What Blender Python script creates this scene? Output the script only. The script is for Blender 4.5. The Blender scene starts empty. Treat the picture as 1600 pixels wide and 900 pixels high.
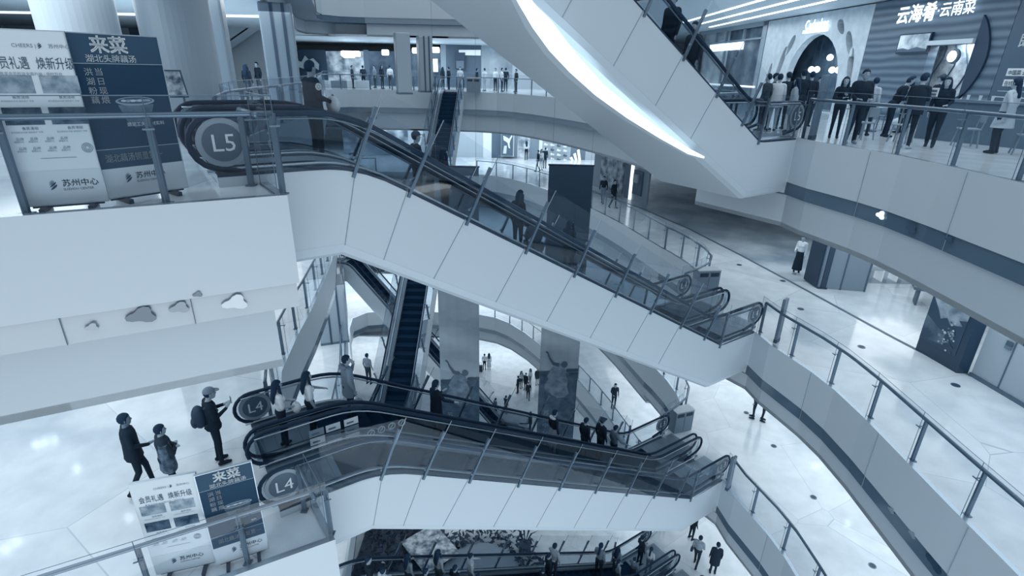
import bpy, bmesh, math, random
import numpy as np
from mathutils import Vector, Matrix
from mathutils.geometry import tessellate_polygon
random.seed(7)
PI = math.pi
scene = bpy.context.scene
COL = scene.collection

# ------------------------------------------------------------------ camera
F_PX, PITCH, ROLL, EYE = 835.0, math.radians(22.2), math.radians(1.3), 1.6
_f = Vector((0, math.cos(PITCH), -math.sin(PITCH)))
_r0 = Vector((1, 0, 0)); _u0 = _r0.cross(_f)
CR = _r0*math.cos(ROLL) + _u0*math.sin(ROLL)
CU = -_r0*math.sin(ROLL) + _u0*math.cos(ROLL)
CO = Vector((0, 0, EYE))
cam_d = bpy.data.cameras.new('camera'); cam = bpy.data.objects.new('camera', cam_d); COL.objects.link(cam)
cam_d.sensor_width = 36; cam_d.lens = 36*F_PX/1600; cam_d.clip_end = 300; cam_d.clip_start = .05
cam.matrix_world = Matrix(((CR.x, CU.x, -_f.x, 0), (CR.y, CU.y, -_f.y, 0), (CR.z, CU.z, -_f.z, EYE), (0, 0, 0, 1)))
scene.camera = cam

# ------------------------------------------------------------------ light and exposure
scene.view_settings.view_transform = 'Standard'; scene.view_settings.look = 'None'
scene.view_settings.exposure = 0.0; scene.view_settings.gamma = 1; scene.view_settings.use_curve_mapping = False
scene.cycles.transparent_max_bounces = 28; scene.cycles.max_bounces = 7; scene.cycles.diffuse_bounces = 3
scene.cycles.glossy_bounces = 3; scene.cycles.sample_clamp_indirect = 4.0
world = bpy.data.worlds.new('world'); scene.world = world; world.use_nodes = True
bg = world.node_tree.nodes['Background']; bg.inputs[0].default_value = (0.84, .92, 1.0, 1); bg.inputs[1].default_value = 0.58
def area(name, loc, sx, sy, power, rot=(0, 0, 0), col=(.97, .99, 1.0)):
    l = bpy.data.lights.new(name, 'AREA'); l.shape = 'RECTANGLE'; l.size = sx; l.size_y = sy; l.energy = power; l.color = col
    o = bpy.data.objects.new(name, l); o.location = loc; o.rotation_euler = rot; COL.objects.link(o); return o
area('atrium_skylight', (1, 16, 22), 26, 44, 3600)
area('near_side_fill', (8, -9.5, -14), 32, 17, 4900, rot=(math.radians(86), 0, .32))  # added unseen area light behind the camera, brightens the near-facing panels
for z in (0, -6, -12, -18):                       # ceiling lighting below every gallery, left, right and far
    area('gallery_ceiling_light', (-11.5, 6, z-2.75), 11, 14, 480 if z == 0 else 400)
    area('gallery_ceiling_light', (12.6, 8, z-2.7), 5, 26, 620)
    area('gallery_ceiling_light', (11, 30, z-2.7), 6, 18, 500)
    area('gallery_ceiling_light', (-4, 48, z-2.95), 30, 10, 1700 if z > -18 else 1100)
area('gallery_ceiling_light', (-13, 16, 3.3), 10, 24, 1500)
area('gallery_ceiling_light', (11.6, 22, 4.3), 5, 30, 760)
area('gallery_ceiling_light', (-4, 47, 3.4), 30, 8, 1500)
for z in (0, -6, -12): area('gallery_ceiling_light', (-11.3, 22, z-2.7), 6.5, 16, 420)
area('gallery_ceiling_light', (15.5, 25, -2.7), 7, 10, 420)
area('gallery_ceiling_light', (-15, 33, -15), 8, 12, 400)

# ------------------------------------------------------------------ colour ramp of the picture (navy to pale blue) and materials
def lin(c): return c/12.92 if c <= .04045 else ((c+.055)/1.055)**2.4
def ramp(t):
    a = (17, 45, 70); b = (225, 238, 246)
    return tuple(lin((a[i]+(b[i]-a[i])*t)/255) for i in range(3))
_M = {}
def M(t, rough=.5, metal=0.0, emit=0.0, spec=.5):
    k = ('p', round(t, 3), rough, metal, emit, spec)
    if k in _M: return _M[k]
    m = bpy.data.materials.new('tone'); m.use_nodes = True; b = m.node_tree.nodes['Principled BSDF']
    c = ramp(t)+(1,)
    b.inputs['Base Color'].default_value = c; b.inputs['Roughness'].default_value = rough; b.inputs['Metallic'].default_value = metal
    b.inputs['Specular IOR Level'].default_value = spec
    if emit: b.inputs['Emission Color'].default_value = ramp(1)+(1,); b.inputs['Emission Strength'].default_value = emit
    _M[k] = m; return m
def M_noise(name, t0, t1, scale, rough=.5, kind='noise', stretch=(1, 1, 1), bump=0, spec=.5):
    if name in _M: return _M[name]
    m = bpy.data.materials.new(name); m.use_nodes = True; nt = m.node_tree; b = nt.nodes['Principled BSDF']
    tc = nt.nodes.new('ShaderNodeTexCoord'); mp = nt.nodes.new('ShaderNodeMapping'); mp.inputs['Scale'].default_value = stretch
    nt.links.new(tc.outputs['Object'], mp.inputs[0])
    if kind == 'noise':
        n = nt.nodes.new('ShaderNodeTexNoise'); n.inputs['Scale'].default_value = scale; n.inputs['Detail'].default_value = 5; out = n.outputs['Fac']
    elif kind == 'voronoi':
        n = nt.nodes.new('ShaderNodeTexVoronoi'); n.inputs['Scale'].default_value = scale; sp = nt.nodes.new('ShaderNodeSeparateColor'); nt.links.new(n.outputs['Color'], sp.inputs[0]); out = sp.outputs[0]
    else:
        n = nt.nodes.new('ShaderNodeTexWave'); n.inputs['Scale'].default_value = scale; n.inputs['Distortion'].default_value = 4; n.inputs['Detail'].default_value = 3; n.bands_direction = 'Z'; out = n.outputs['Fac']
    nt.links.new(mp.outputs[0], n.inputs['Vector'])
    cr = nt.nodes.new('ShaderNodeValToRGB'); cr.color_ramp.elements[0].color = ramp(t0)+(1,); cr.color_ramp.elements[1].color = ramp(t1)+(1,)
    if kind == 'noise': cr.color_ramp.elements[0].position = .35; cr.color_ramp.elements[1].position = .65
    nt.links.new(out, cr.inputs[0]); nt.links.new(cr.outputs[0], b.inputs['Base Color'])
    b.inputs['Roughness'].default_value = rough; b.inputs['Specular IOR Level'].default_value = spec
    _M[name] = m; return m
def M_floor(name, t0, t1, rough=.11):
    if name in _M: return _M[name]
    m = bpy.data.materials.new(name); m.use_nodes = True; nt = m.node_tree; b = nt.nodes['Principled BSDF']
    tc = nt.nodes.new('ShaderNodeTexCoord')
    v = nt.nodes.new('ShaderNodeTexVoronoi'); v.inputs['Scale'].default_value = .32; nt.links.new(tc.outputs['Object'], v.inputs['Vector'])
    sp = nt.nodes.new('ShaderNodeSeparateColor'); nt.links.new(v.outputs['Color'], sp.inputs[0])
    n = nt.nodes.new('ShaderNodeTexNoise'); n.inputs['Scale'].default_value = 1.7; n.inputs['Detail'].default_value = 6; nt.links.new(tc.outputs['Object'], n.inputs['Vector'])
    mx = nt.nodes.new('ShaderNodeMath'); mx.operation = 'MULTIPLY_ADD'; mx.inputs[1].default_value = .3
    nt.links.new(sp.outputs[0], mx.inputs[0]); nt.links.new(n.outputs['Fac'], mx.inputs[2])
    cr = nt.nodes.new('ShaderNodeValToRGB'); cr.color_ramp.elements[0].color = ramp(t0)+(1,); cr.color_ramp.elements[1].color = ramp(t1)+(1,)
    cr.color_ramp.elements[0].position = .3; cr.color_ramp.elements[1].position = .9
    nt.links.new(mx.outputs[0], cr.inputs[0])
    v2 = nt.nodes.new('ShaderNodeTexVoronoi'); v2.feature = 'DISTANCE_TO_EDGE'; v2.inputs['Scale'].default_value = .32; nt.links.new(tc.outputs['Object'], v2.inputs['Vector'])
    lt = nt.nodes.new('ShaderNodeMath'); lt.operation = 'LESS_THAN'; lt.inputs[1].default_value = .0025; nt.links.new(v2.outputs[0], lt.inputs[0])
    mm = nt.nodes.new('ShaderNodeMix'); mm.data_type = 'RGBA'; nt.links.new(lt.outputs[0], mm.inputs[0]); nt.links.new(cr.outputs[0], mm.inputs[6]); mm.inputs[7].default_value = ramp(t0-.04)+(1,)
    nt.links.new(mm.outputs[2], b.inputs['Base Color'])
    b.inputs['Roughness'].default_value = rough; b.inputs['Specular IOR Level'].default_value = .6
    _M[name] = m; return m
def M_glass(name, tint=(.80, .87, .92), refl=.8, base=None, mixb=0.0):
    if name in _M: return _M[name]
    m = bpy.data.materials.new(name); m.use_nodes = True; nt = m.node_tree; nt.nodes.clear()
    o = nt.nodes.new('ShaderNodeOutputMaterial'); tr = nt.nodes.new('ShaderNodeBsdfTransparent'); tr.inputs[0].default_value = tint+(1,)
    gl = nt.nodes.new('ShaderNodeBsdfGlossy'); gl.inputs['Roughness'].default_value = .02; gl.inputs[0].default_value = (.85, .93, 1, 1)
    fr = nt.nodes.new('ShaderNodeFresnel'); ge = nt.nodes.new('ShaderNodeNewGeometry'); io = nt.nodes.new('ShaderNodeMath'); io.operation = 'MULTIPLY_ADD'; io.inputs[1].default_value = 1/1.45-1.45; io.inputs[2].default_value = 1.45
    nt.links.new(ge.outputs['Backfacing'], io.inputs[0]); nt.links.new(io.outputs[0], fr.inputs[0])
    mu = nt.nodes.new('ShaderNodeMath'); mu.operation = 'MULTIPLY'; mu.inputs[1].default_value = refl; nt.links.new(fr.outputs[0], mu.inputs[0])
    mx = nt.nodes.new('ShaderNodeMixShader'); nt.links.new(mu.outputs[0], mx.inputs[0]); nt.links.new(tr.outputs[0], mx.inputs[1]); nt.links.new(gl.outputs[0], mx.inputs[2])
    if mixb:
        df = nt.nodes.new('ShaderNodeBsdfDiffuse'); df.inputs[0].default_value = base+(1,); m2 = nt.nodes.new('ShaderNodeMixShader'); m2.inputs[0].default_value = mixb
        nt.links.new(mx.outputs[0], m2.inputs[1]); nt.links.new(df.outputs[0], m2.inputs[2]); nt.links.new(m2.outputs[0], o.inputs[0])
    else: nt.links.new(mx.outputs[0], o.inputs[0])
    _M[name] = m; return m
GLASS = M_glass('clear_glass', (.88, .91, .93), .7); GLASS_G = M_glass('guard_glass', (.88, .91, .93), 1.3); GLASS_D = M_glass('tinted_glass', (.66, .71, .75), .7); GLASS_P = M_glass('pane_glass', (.9, .94, .97), .6)
PANEL = M(.77, .45); PANEL2 = M(.74, .5); STEEL = M(.38, .3, .6); STEEL_L = M(.72, .25, .7); DARK = M(.0, .5); RUBBER = M(0, .6, 0, 0, .25)
BAND = M(.3, .1); BAND_REFL = M(.68, .12); JOINT = M(.3, .6); SEAM = M(.52, .6); WHITE = M(.97, .5); STEP = M(.01, .85, 0, 0, .08); GLOW = M(1, .5, 0, 1.6); GLOW_S = M(1, .5, 0, 4.0)  # left platform band: same dark glass, its brighter reflection put into the colour
FLOOR = M_floor('marble_floor', .78, .92)
CEIL = M(.84, .6)

# ------------------------------------------------------------------ scene-graph helpers
def tag(o, label=None, cat=None, group=None, kind=None):
    if label: o['label'] = label
    if cat: o['category'] = cat
    if group: o['group'] = group
    if kind: o['kind'] = kind
    return o
def thing(name, label, cat, loc=(0, 0, 0), rz=0, group=None):
    o = bpy.data.objects.new(name, None); o.empty_display_size = .2; COL.objects.link(o); o.location = loc; o.rotation_euler = (0, 0, rz)
    return tag(o, label, cat, group)
_text_cache = {}
def text_mesh(s, bold=0.0):
    k = (s, bold)
    if k not in _text_cache:
        c = bpy.data.curves.new('t', 'FONT'); c.body = s; c.size = 1; c.offset = bold; c.resolution_u = 2; c.align_x = 'LEFT'
        o = bpy.data.objects.new('t', c); COL.objects.link(o)
        dg = bpy.context.evaluated_depsgraph_get(); me = bpy.data.meshes.new_from_object(o.evaluated_get(dg))
        vs = [(v.co.x, v.co.y) for v in me.vertices]; fs = [tuple(p.vertices) for p in me.polygons]
        bpy.data.objects.remove(o); bpy.data.meshes.remove(me); bpy.data.curves.remove(c)
        _text_cache[k] = (vs, fs)
    return _text_cache[k]
class MB:
    def __init__(s): s.v = []; s.f = []; s.m = []; s.mats = []
    def mi(s, m):
        if m not in s.mats: s.mats.append(m)
        return s.mats.index(m)
    def add(s, vs, fs, m):
        n = len(s.v); s.v += [tuple(v) for v in vs]; i = s.mi(m)
        for f in fs: s.f.append(tuple(n+k for k in f)); s.m.append(i)
        return s
    def box(s, c, d, m, M3=None, rz=0):
        R = M3 or Matrix.Rotation(rz, 3, 'Z'); c = Vector(c); h = [x/2 for x in d]
        vs = [c+R@Vector((sx*h[0], sy*h[1], sz*h[2])) for sx in (-1, 1) for sy in (-1, 1) for sz in (-1, 1)]
        return s.add(vs, [(0, 1, 3, 2), (4, 6, 7, 5), (0, 4, 5, 1), (2, 3, 7, 6), (0, 2, 6, 4), (1, 5, 7, 3)], m)
    def beam(s, a, b, w, h, m, up=(0, 0, 1)):
        a = Vector(a); b = Vector(b); d = (b-a); L = d.length; d.normalize(); up = Vector(up)
        if abs(d.dot(up)) > .98: up = Vector((0, 1, 0))
        x = d.cross(up).normalized(); z = x.cross(d)
        return s.box((a+b)/2, (w, L, h), m, Matrix((x, d, z)).transposed())
    def tube(s, path, r, m, n=8, closed=False, caps=True, rr=None):
        P = [Vector(p) for p in path]; K = len(P); rings = []; up = Vector((0, 0, 1)); px = None
        for i in range(K):
            if closed: d = P[(i+1) % K]-P[i-1]
            else: d = P[min(i+1, K-1)]-P[max(i-1, 0)]
            d.normalize()
            if px is None:
                a = up if abs(d.dot(up)) < .95 else Vector((1, 0, 0)); px = d.cross(a).normalized()
            px = (px-d*px.dot(d)).normalized(); y = d.cross(px)
            q = rr[i] if rr else r
            rings.append([P[i]+(px*math.cos(2*PI*k/n)+y*math.sin(2*PI*k/n))*q for k in range(n)])
        vs = [v for g in rings for v in g]; fs = []
        for i in range(K if closed else K-1):
            j = (i+1) % K
            for k in range(n): fs.append((i*n+k, i*n+(k+1) % n, j*n+(k+1) % n, j*n+k))
        if caps and not closed: fs += [tuple(range(n-1, -1, -1)), tuple((K-1)*n+k for k in range(n))]
        return s.add(vs, fs, m)
    def prism(s, pts, z0, z1, m, mtop=None, bottom=True):
        n = len(pts); vs = [(p[0], p[1], z0) for p in pts]+[(p[0], p[1], z1) for p in pts]
        tri = tessellate_polygon([[Vector((p[0], p[1], 0)) for p in pts]])
        s.add(vs, [tuple(n+i for i in t) for t in tri], mtop or m)
        if bottom: s.add(vs, [tuple(reversed(t)) for t in tri], m)
        return s.add(vs, [(i, (i+1) % n, n+(i+1) % n, n+i) for i in range(n)], m)
    def strip(s, A, B, m):                                    # ribbon between two polylines
        n = len(A); return s.add(list(A)+list(B), [(i, i+1, n+i+1, n+i) for i in range(n-1)], m)
    def ell(s, c, r, m, nu=12, nv=8, R=None):
        vs = []; fs = []
        for j in range(nv+1):
            t = PI*j/nv
            for i in range(nu):
                p = 2*PI*i/nu; q = Vector((r[0]*math.sin(t)*math.cos(p), r[1]*math.sin(t)*math.sin(p), r[2]*math.cos(t)))
                vs.append(Vector(c)+(R@q if R else q))
        for j in range(nv):
            for i in range(nu): fs.append((j*nu+i, (j+1)*nu+i, (j+1)*nu+(i+1) % nu, j*nu+(i+1) % nu))
        return s.add(vs, fs, m)
    def poly(s, pts, m):
        # flat polygon in 3-D, given in order
        return s.add(pts, [tuple(range(len(pts)))], m)
    def text(s, body, org, xa, ya, size, m, bold=0.0, align='l', sx=1.0):
        xa = Vector(xa).normalized(); ya = Vector(ya).normalized(); org = Vector(org)
        if bold:
            for a_, b_ in ((-1, -1), (1, -1), (1, 1), (-1, 1)): s.text(body, Vector(org)+Vector(xa).normalized()*a_*bold*size*.7+Vector(ya).normalized()*b_*bold*size*.7, xa, ya, size, m, 0, align, sx)
        vs, fs = text_mesh(body, 0)
        mx = max(v[0] for v in vs); off = 0 if align == 'l' else (mx/2 if align == 'c' else mx)
        return s.add([org+xa*((v[0]-off)*size*sx)+ya*(v[1]*size) for v in vs], fs, m)
    def build(s, name, parent=None, smooth=False, bevel=0):
        me = bpy.data.meshes.new(name); me.from_pydata([tuple(v) for v in s.v], [], s.f)
        for m in s.mats: me.materials.append(m)
        me.polygons.foreach_set('material_index', s.m)
        if smooth: me.polygons.foreach_set('use_smooth', [True]*len(me.polygons))
        me.update(); o = bpy.data.objects.new(name, me); COL.objects.link(o)
        if parent is not None:
            o.parent = parent; bpy.context.view_layer  # geometry is given in world space: bring it into the parent's frame
            mw = Matrix.LocRotScale(parent.location, parent.rotation_euler, parent.scale)
            if parent.parent is not None:
                g = parent.parent; mw = Matrix.LocRotScale(g.location, g.rotation_euler, g.scale) @ mw
            me.transform(mw.inverted())
        if smooth:
            me.polygons.foreach_set('use_smooth', [True]*len(me.polygons))
        if bevel:
            b = o.modifiers.new('bevel', 'BEVEL'); b.width = bevel; b.segments = 2; b.limit_method = 'ANGLE'
        return o
def struct(name, mb, **k): o = mb.build(name, **k); o['kind'] = 'structure'; return o

# pixel of the photograph (1600 x 900) to a point in the place: on a horizontal level, or on a vertical plane
def pray(x, y): return CR*((x-800)/F_PX) - CU*((y-450)/F_PX) + _f
def uz(x, y, z): d = pray(x, y); return CO+d*((z-EYE)/d.z)
def uplane(x, y, P, nrm): d = pray(x, y); return CO+d*((Vector(P)-CO).dot(nrm)/d.dot(nrm))
def uY(x, y, Y): d = pray(x, y); return CO+d*(Y/d.y)

# ------------------------------------------------------------------ the plan of the atrium
EA = math.radians(34); ED = Vector((math.cos(EA), math.sin(EA), 0)); EN = Vector((-ED.y, ED.x, 0)); EO = Vector((6.37, 14.42, 0))
def E(s, n, z): return EO+ED*s+EN*n+Vector((0, 0, z))
PC = Vector((-2.97, 6.88)); PD = Vector((-.879, -.477))
def v2(a): return (a[0], a[1])
LEFT = [tuple(PC+PD*12), tuple(PC), v2(E(-12, -.06, 0)), v2(E(-12, 3.12, 0)), (-6.1, 12.3), (-6.45, 14.3), (-6.7, 16.2), (-7.1, 18.6), (-7.6, 21.2),
        (-8.3, 23.6), (-9.3, 27.0), (-10.7, 31.6), (-12.0, 35.5), (-13.0, 38.5), (-13.3, 40.4), (-12.4, 41.6), (-10.8, 41.95)]
FAR = [(-10.8, 41.95), (-8, 42), (-5, 42), (-3, 41.8), (-1.4, 41.2), (-.2, 40.2), (1.1, 38.5), (2.3, 36.4), (3.5, 34.0), (4.7, 31.3), (5.4, 29.4), (5.95, 27.7), (6.5, 25.6), (6.95, 23.9)]
RIGHT = [(8.5, -6), (8.5, 4), (8.5, 8), (8.55, 10.8), (8.5, 12.0), (8.35, 12.9), (8.1, 13.8), (7.9, 14.5), v2(E(1.7, -.03, 0)), v2(E(1.7, 3.12, 0)),
         (6.7, 18.55), (7.3, 19.2), (7.6, 19.9), (7.65, 20.8), (7.5, 22.0), (7.2, 23.2), (6.95, 23.9)]
def offset_line(P, d0):            # shift a polyline sideways (to its right when d > 0)
    out = []; n = len(P)
    for i in range(n):
        d = d0[i] if isinstance(d0, list) else d0
        a = Vector(P[max(i-1, 0)][:2]); b = Vector(P[i][:2]); c = Vector(P[min(i+1, n-1)][:2])
        t1 = (b-a).normalized() if i > 0 else (c-b).normalized(); t2 = (c-b).normalized() if i < n-1 else t1
        n1 = Vector((t1.y, -t1.x)); n2 = Vector((t2.y, -t2.x)); m = (n1+n2)
        if m.length < 1e-3: m = n1
        m = m.normalized(); k = min(1/max(m.dot(n1), .35), 2.2); q = b+m*d*k; out.append((q.x, q.y))
    return out
def at_z(P, z): return [(p[0], p[1], z) for p in P]
_tn = [0]
def slab(edge, outer, z, depth, side, inset=.3, floor_mat=None, soffit=None, joints=(), band=True, upper=1.2, bandm=None):
    """one gallery: floor, soffit and the fascia along the void edge; side=+1 when the slab lies to the right of the edge direction"""
    mf = MB(); mf.prism(list(edge)+list(outer), z-.25, z, floor_mat or FLOOR); struct('floor', mf)
    lo = offset_line(edge, [side*q for q in inset] if isinstance(inset, list) else side*inset)
    mc = MB(); tri = list(lo)+list(outer); mc.prism(tri, z-depth, z-depth+.12, soffit or CEIL); struct('ceiling', mc)
    t = MB(); b0 = offset_line(edge, -side*.0); zb = z-upper
    t.strip(at_z(offset_line(edge, -side*.012), z+.03), at_z(offset_line(edge, -side*.012), zb), PANEL)
    t.strip(at_z(offset_line(edge, side*.10), z+.03), at_z(offset_line(edge, -side*.012), z+.03), STEEL_L)
    if band:
        bl = offset_line(edge, side*.02); zb2 = zb-.36
        if bandm is BAND_REFL: t.strip(at_z(bl[:4], zb), at_z(bl[:4], zb2), BAND_REFL); t.strip(at_z(bl[3:], zb), at_z(bl[3:], zb2), BAND)
        else: t.strip(at_z(bl, zb), at_z(bl, zb2), bandm or BAND)
    else: zb2 = zb
    t.strip(at_z(offset_line(edge, side*.02), zb2), at_z(lo, zb2-.02), JOINT)
    t.strip(at_z(lo, zb2-.02), at_z(lo, z-depth), PANEL2)
    for a, b in joints:
        d = (Vector(b)-Vector(a)).normalized(); q = Vector(a)
        for (o, za, zbb) in ((.018, z, zb), (.0, zb, zb2)):
            nn = Vector((d.y, -d.x))*(-side*o)
            t.box((q.x+nn.x, q.y+nn.y, (za+zbb)/2), (.008, .012, za-zbb), SEAM if side > 0 else JOINT, rz=math.atan2(d.y, d.x))
    _tn[0] += 1; struct('trim_%d' % _tn[0], t)
PJ = [tuple((PC+PD*(1.31+1.34*k))) for k in range(8)]
PJ = [(a, tuple(Vector(a)+PD)) for a in PJ]
OUT_L = [(-34, 41.95), (-34, 1.1)]
OUT_R = [(34, 23.9), (34, -6)]
OUT_F = [(34, 23.9), (34, 62), (-34, 62), (-34, 41.95)]
def edge_joints(edge, step, z):
    out = []; acc = 0
    for i in range(len(edge)-1):
        a = Vector(edge[i]); b = Vector(edge[i+1]); L = (b-a).length; k = step-acc
        while k < L: q = a+(b-a)*(k/L); out.append((tuple(q), tuple(b+(b-a)*.01))); k += step
        acc = (L-(k-step))
    return out
SHOPF = M_noise('shop_floor', .5, .78, .5, .3)
for z, dl, dr, df in ((6, 2.4, 1.45, 2.4), (0, 2.6, 2.5, 2.85), (-6, 2.6, 2.15, 2.6), (-12, 2.6, 2.15, 2.6), (-18, 2.6, 2.15, 2.6)):
    slab(LEFT, OUT_L, z, dl, -1, bandm=BAND_REFL, inset=[.3, .3, .3, .5]+[1.3]*(len(LEFT)-4), joints=PJ if z < 6 else ())
    if z != 6: slab(RIGHT, OUT_R, z, dr, 1, inset=.08, joints=edge_joints(RIGHT[:8], 2.7, z))
    else: slab(RIGHT, [(2.3, 36.4), (10, 44), (10, 62), (34, 62), (34, -6)], z, dr, 1, inset=.1)
    slab(FAR if z < 6 else FAR[:8], OUT_F if z < 6 else [(10, 44), (10, 62), (-34, 62), (-34, 41.95)], z, df, -1, bandm=M(.5, .2))
g = MB(); g.prism([(-60, -10), (60, -10), (60, 80), (-60, 80)], -24.3, -24, FLOOR); struct('floor', g)
for nm, a, b in (('wall_back', (-34, 62), (34, 62)), ('wall_left', (-34, 62), (-34, 1)), ('wall_right', (34, 62), (34, -6))):
    w = MB(); w.beam((a[0], a[1], -9), (b[0], b[1], -9), .3, 32, M(.8, .6)); struct(nm, w)

# ------------------------------------------------------------------ railings
def resample(P, step):
    P = [Vector(p) for p in P]; out = [P[0]]; tot = sum((P[i+1]-P[i]).length for i in range(len(P)-1)); n = max(1, round(tot/step)); st = tot/n; acc = 0; nxt = st
    for i in range(len(P)-1):
        L = (P[i+1]-P[i]).length
        while nxt <= acc+L+1e-6 and len(out) <= n: out.append(P[i]+(P[i+1]-P[i])*((nxt-acc)/L)); nxt += st
        acc += L
    return out
def railing(path, z, side, label, spacing=1.5, group='glass railings along the gallery edges', hr=.035, glass_h=1.25, rail_h=1.03, post_w=.075, arms=True, first=True, start=None):
    p0 = Vector(path[0][:2]); t = thing('glass_railing', label, 'railing', (p0.x, p0.y, z), group=group)
    gl = offset_line(path, side*.05); rl = offset_line(path, side*.17)
    gs = resample([Vector((p[0], p[1], 0)) for p in gl], spacing); rs = resample([Vector((p[0], p[1], 0)) for p in rl], spacing)
    n = min(len(gs), len(rs))
    # fine polylines so that panes follow the curve
    fine = resample([Vector((p[0], p[1], 0)) for p in gl], .25)
    m = MB(); m.strip([(p.x, p.y, z+.03) for p in fine], [(p.x, p.y, z+glass_h) for p in fine], GLASS); m.build('glass_pane', t)
    m = MB()
    for q in gs[:n]: m.box((q.x, q.y, z+glass_h/2), (.008, .008, glass_h), STEEL)
    m.tube([(p.x, p.y, z+glass_h) for p in fine], .006, STEEL, 4); m.build('glass_edge', t)
    m = MB(); fr = resample([Vector((p[0], p[1], 0)) for p in rl], .3); m.tube([(p.x, p.y, z+rail_h) for p in fr], hr, STEEL, 8); m.build('handrail', t, smooth=True)
    for i, q in enumerate(rs[:n]):
        if i == 0 and not first: continue
        m = MB(); m.beam((q.x, q.y, z), (q.x, q.y, z+rail_h), post_w, post_w*.5, STEEL); m.box((q.x, q.y, z+.012), (.12, .12, .02), STEEL); pst = m.build('post', t)
        if arms:
            g = gs[i]; m = MB(); d = (g-q); d = d.normalized() if d.length > 0 else Vector((1, 0, 0))
            a = q-d*.05; b = g+d*.03; c = Vector((-d.y, d.x, 0))*.06
            m.tube([(a.x, a.y, z+rail_h-.14), (b.x, b.y, z+rail_h-.14)], .012, STEEL, 6)
            m.tube([(b.x-c.x, b.y-c.y, z+rail_h-.14), (b.x+c.x, b.y+c.y, z+rail_h-.14)], .012, STEEL, 6); m.build('clamp', t)
    return t
LV = {6: 'sixth', 0: 'fifth', -6: 'fourth', -12: 'third', -18: 'second'}
pl_a = [tuple(PC+PD*.02), tuple(PC+PD*(.02+1.325*7))]; pl_b = [tuple(PC+PD*.05), v2(E(-12.05, -.06, 0))]
railing(pl_a, 0, 1, 'glass railing in front of the two poster stands beside the L5 disc', 1.325)
railing(pl_a, -6, 1, 'lower glass railing in front of the poster stands near the lower L4 disc', 1.325)
railing(pl_b, 0, -1, 'very short glass railing return beside the L5 disc', 1.0, first=False)
railing(pl_b, -6, -1, 'very short glass railing return beside the lower L4 disc', 1.0, first=False)
for z in (0, -6, -12):
    railing(LEFT[3:9], z, -1, 'curved glass railing on the left gallery of the %s floor, behind the escalator top' % LV[z], 1.6)
    railing(LEFT[8:], z, -1, 'glass railing on the far left gallery of the %s floor' % LV[z], 2.2, arms=False)
for z in (0, -6, -12, -18):
    if z > -18: railing(RIGHT[:9], z, 1, 'long glass railing on the right gallery of the %s floor, from its escalator landing' % LV[z], 1.5, hr=.04)
    railing(RIGHT[9:], z, 1, 'short curved glass railing beside the escalator landing at right on the %s floor' % LV[z], 1.4, hr=.04)
    railing(FAR[:6] if z == 0 else FAR[3:], z, -1, 'far glass railing across the end of the atrium on the %s floor' % LV[z], 1.6, arms=False, hr=.025)
railing(FAR[5:], 0, -1, 'glass railing at the far right of the fifth floor under the big soffit', 1.8, arms=False, hr=.025)

# ------------------------------------------------------------------ escalators
def smooth(x): x = min(max(x, 0), 1); return x*x*(3-2*x)
class Esc:
    """O: bottom kink on the near edge, d: direction up->down in plan, run and rise; s = 0 bottom kink, s = -run top kink"""
    def __init__(s, O, d, run, rise, ext0=2.0, ext1=1.7):
        s.O = Vector(O); s.d = Vector(d).normalized(); s.n = Vector((-s.d.y, s.d.x, 0)); s.run = run; s.rise = rise; s.e0 = ext0; s.e1 = ext1
        s.slope = rise/run; N = 600; a, b = -run-1.4, .9; acc = 0; s.tab = []
        for i in range(N+1):
            x = a+(b-a)*i/N; g = smooth((x+run+.85)/1.5)*(1-smooth((x+1.0)/1.1)); s.tab.append((x, acc)); acc += g*(b-a)/N
        tot = acc; s.tab = [(x, rise*(1-v/tot)) for x, v in s.tab]
    def P(s, a, n, z): return s.O+s.d*a+s.n*n+Vector((0, 0, z))
    def zs(s, a):
        if a <= s.tab[0][0]: return s.rise
        if a >= s.tab[-1][0]: return 0
        i = int((a-s.tab[0][0])/(s.tab[-1][0]-s.tab[0][0])*600); i = min(max(i, 0), 599); x0, z0 = s.tab[i]; x1, z1 = s.tab[i+1]
        return z0+(z1-z0)*(a-x0)/(x1-x0)
    def deck(s, a):
        zt = s.rise+.17; zl = s.rise+.14-(s.rise+.11)/(s.run-.04)*(a+s.run); h = max(.35-abs(zt-zl), 0)/.35
        return max(min(zt, zl)-h*h*.35*.25, 0.0)
    def bot(s, a):
        if a < -s.run-.38: return s.rise-1.3
        if a > -.17: return -1.52
        return s.rise-1.3-(a+s.run+.38)/(s.run+.21)*(s.rise+.22)
def samples(e, a, b, st=.3):
    n = int((b-a)/st)+1; xs = [a+(b-a)*i/n for i in range(n+1)]; xs += [-e.run-.38, -.17, -.03]; return sorted(x for x in set(xs) if a <= x <= b)
GUARD = [-10.75, -9.85, -8.75, -7.4, -6.07, -4.73, -3.41, -2.1, -.93, -.08]
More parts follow.
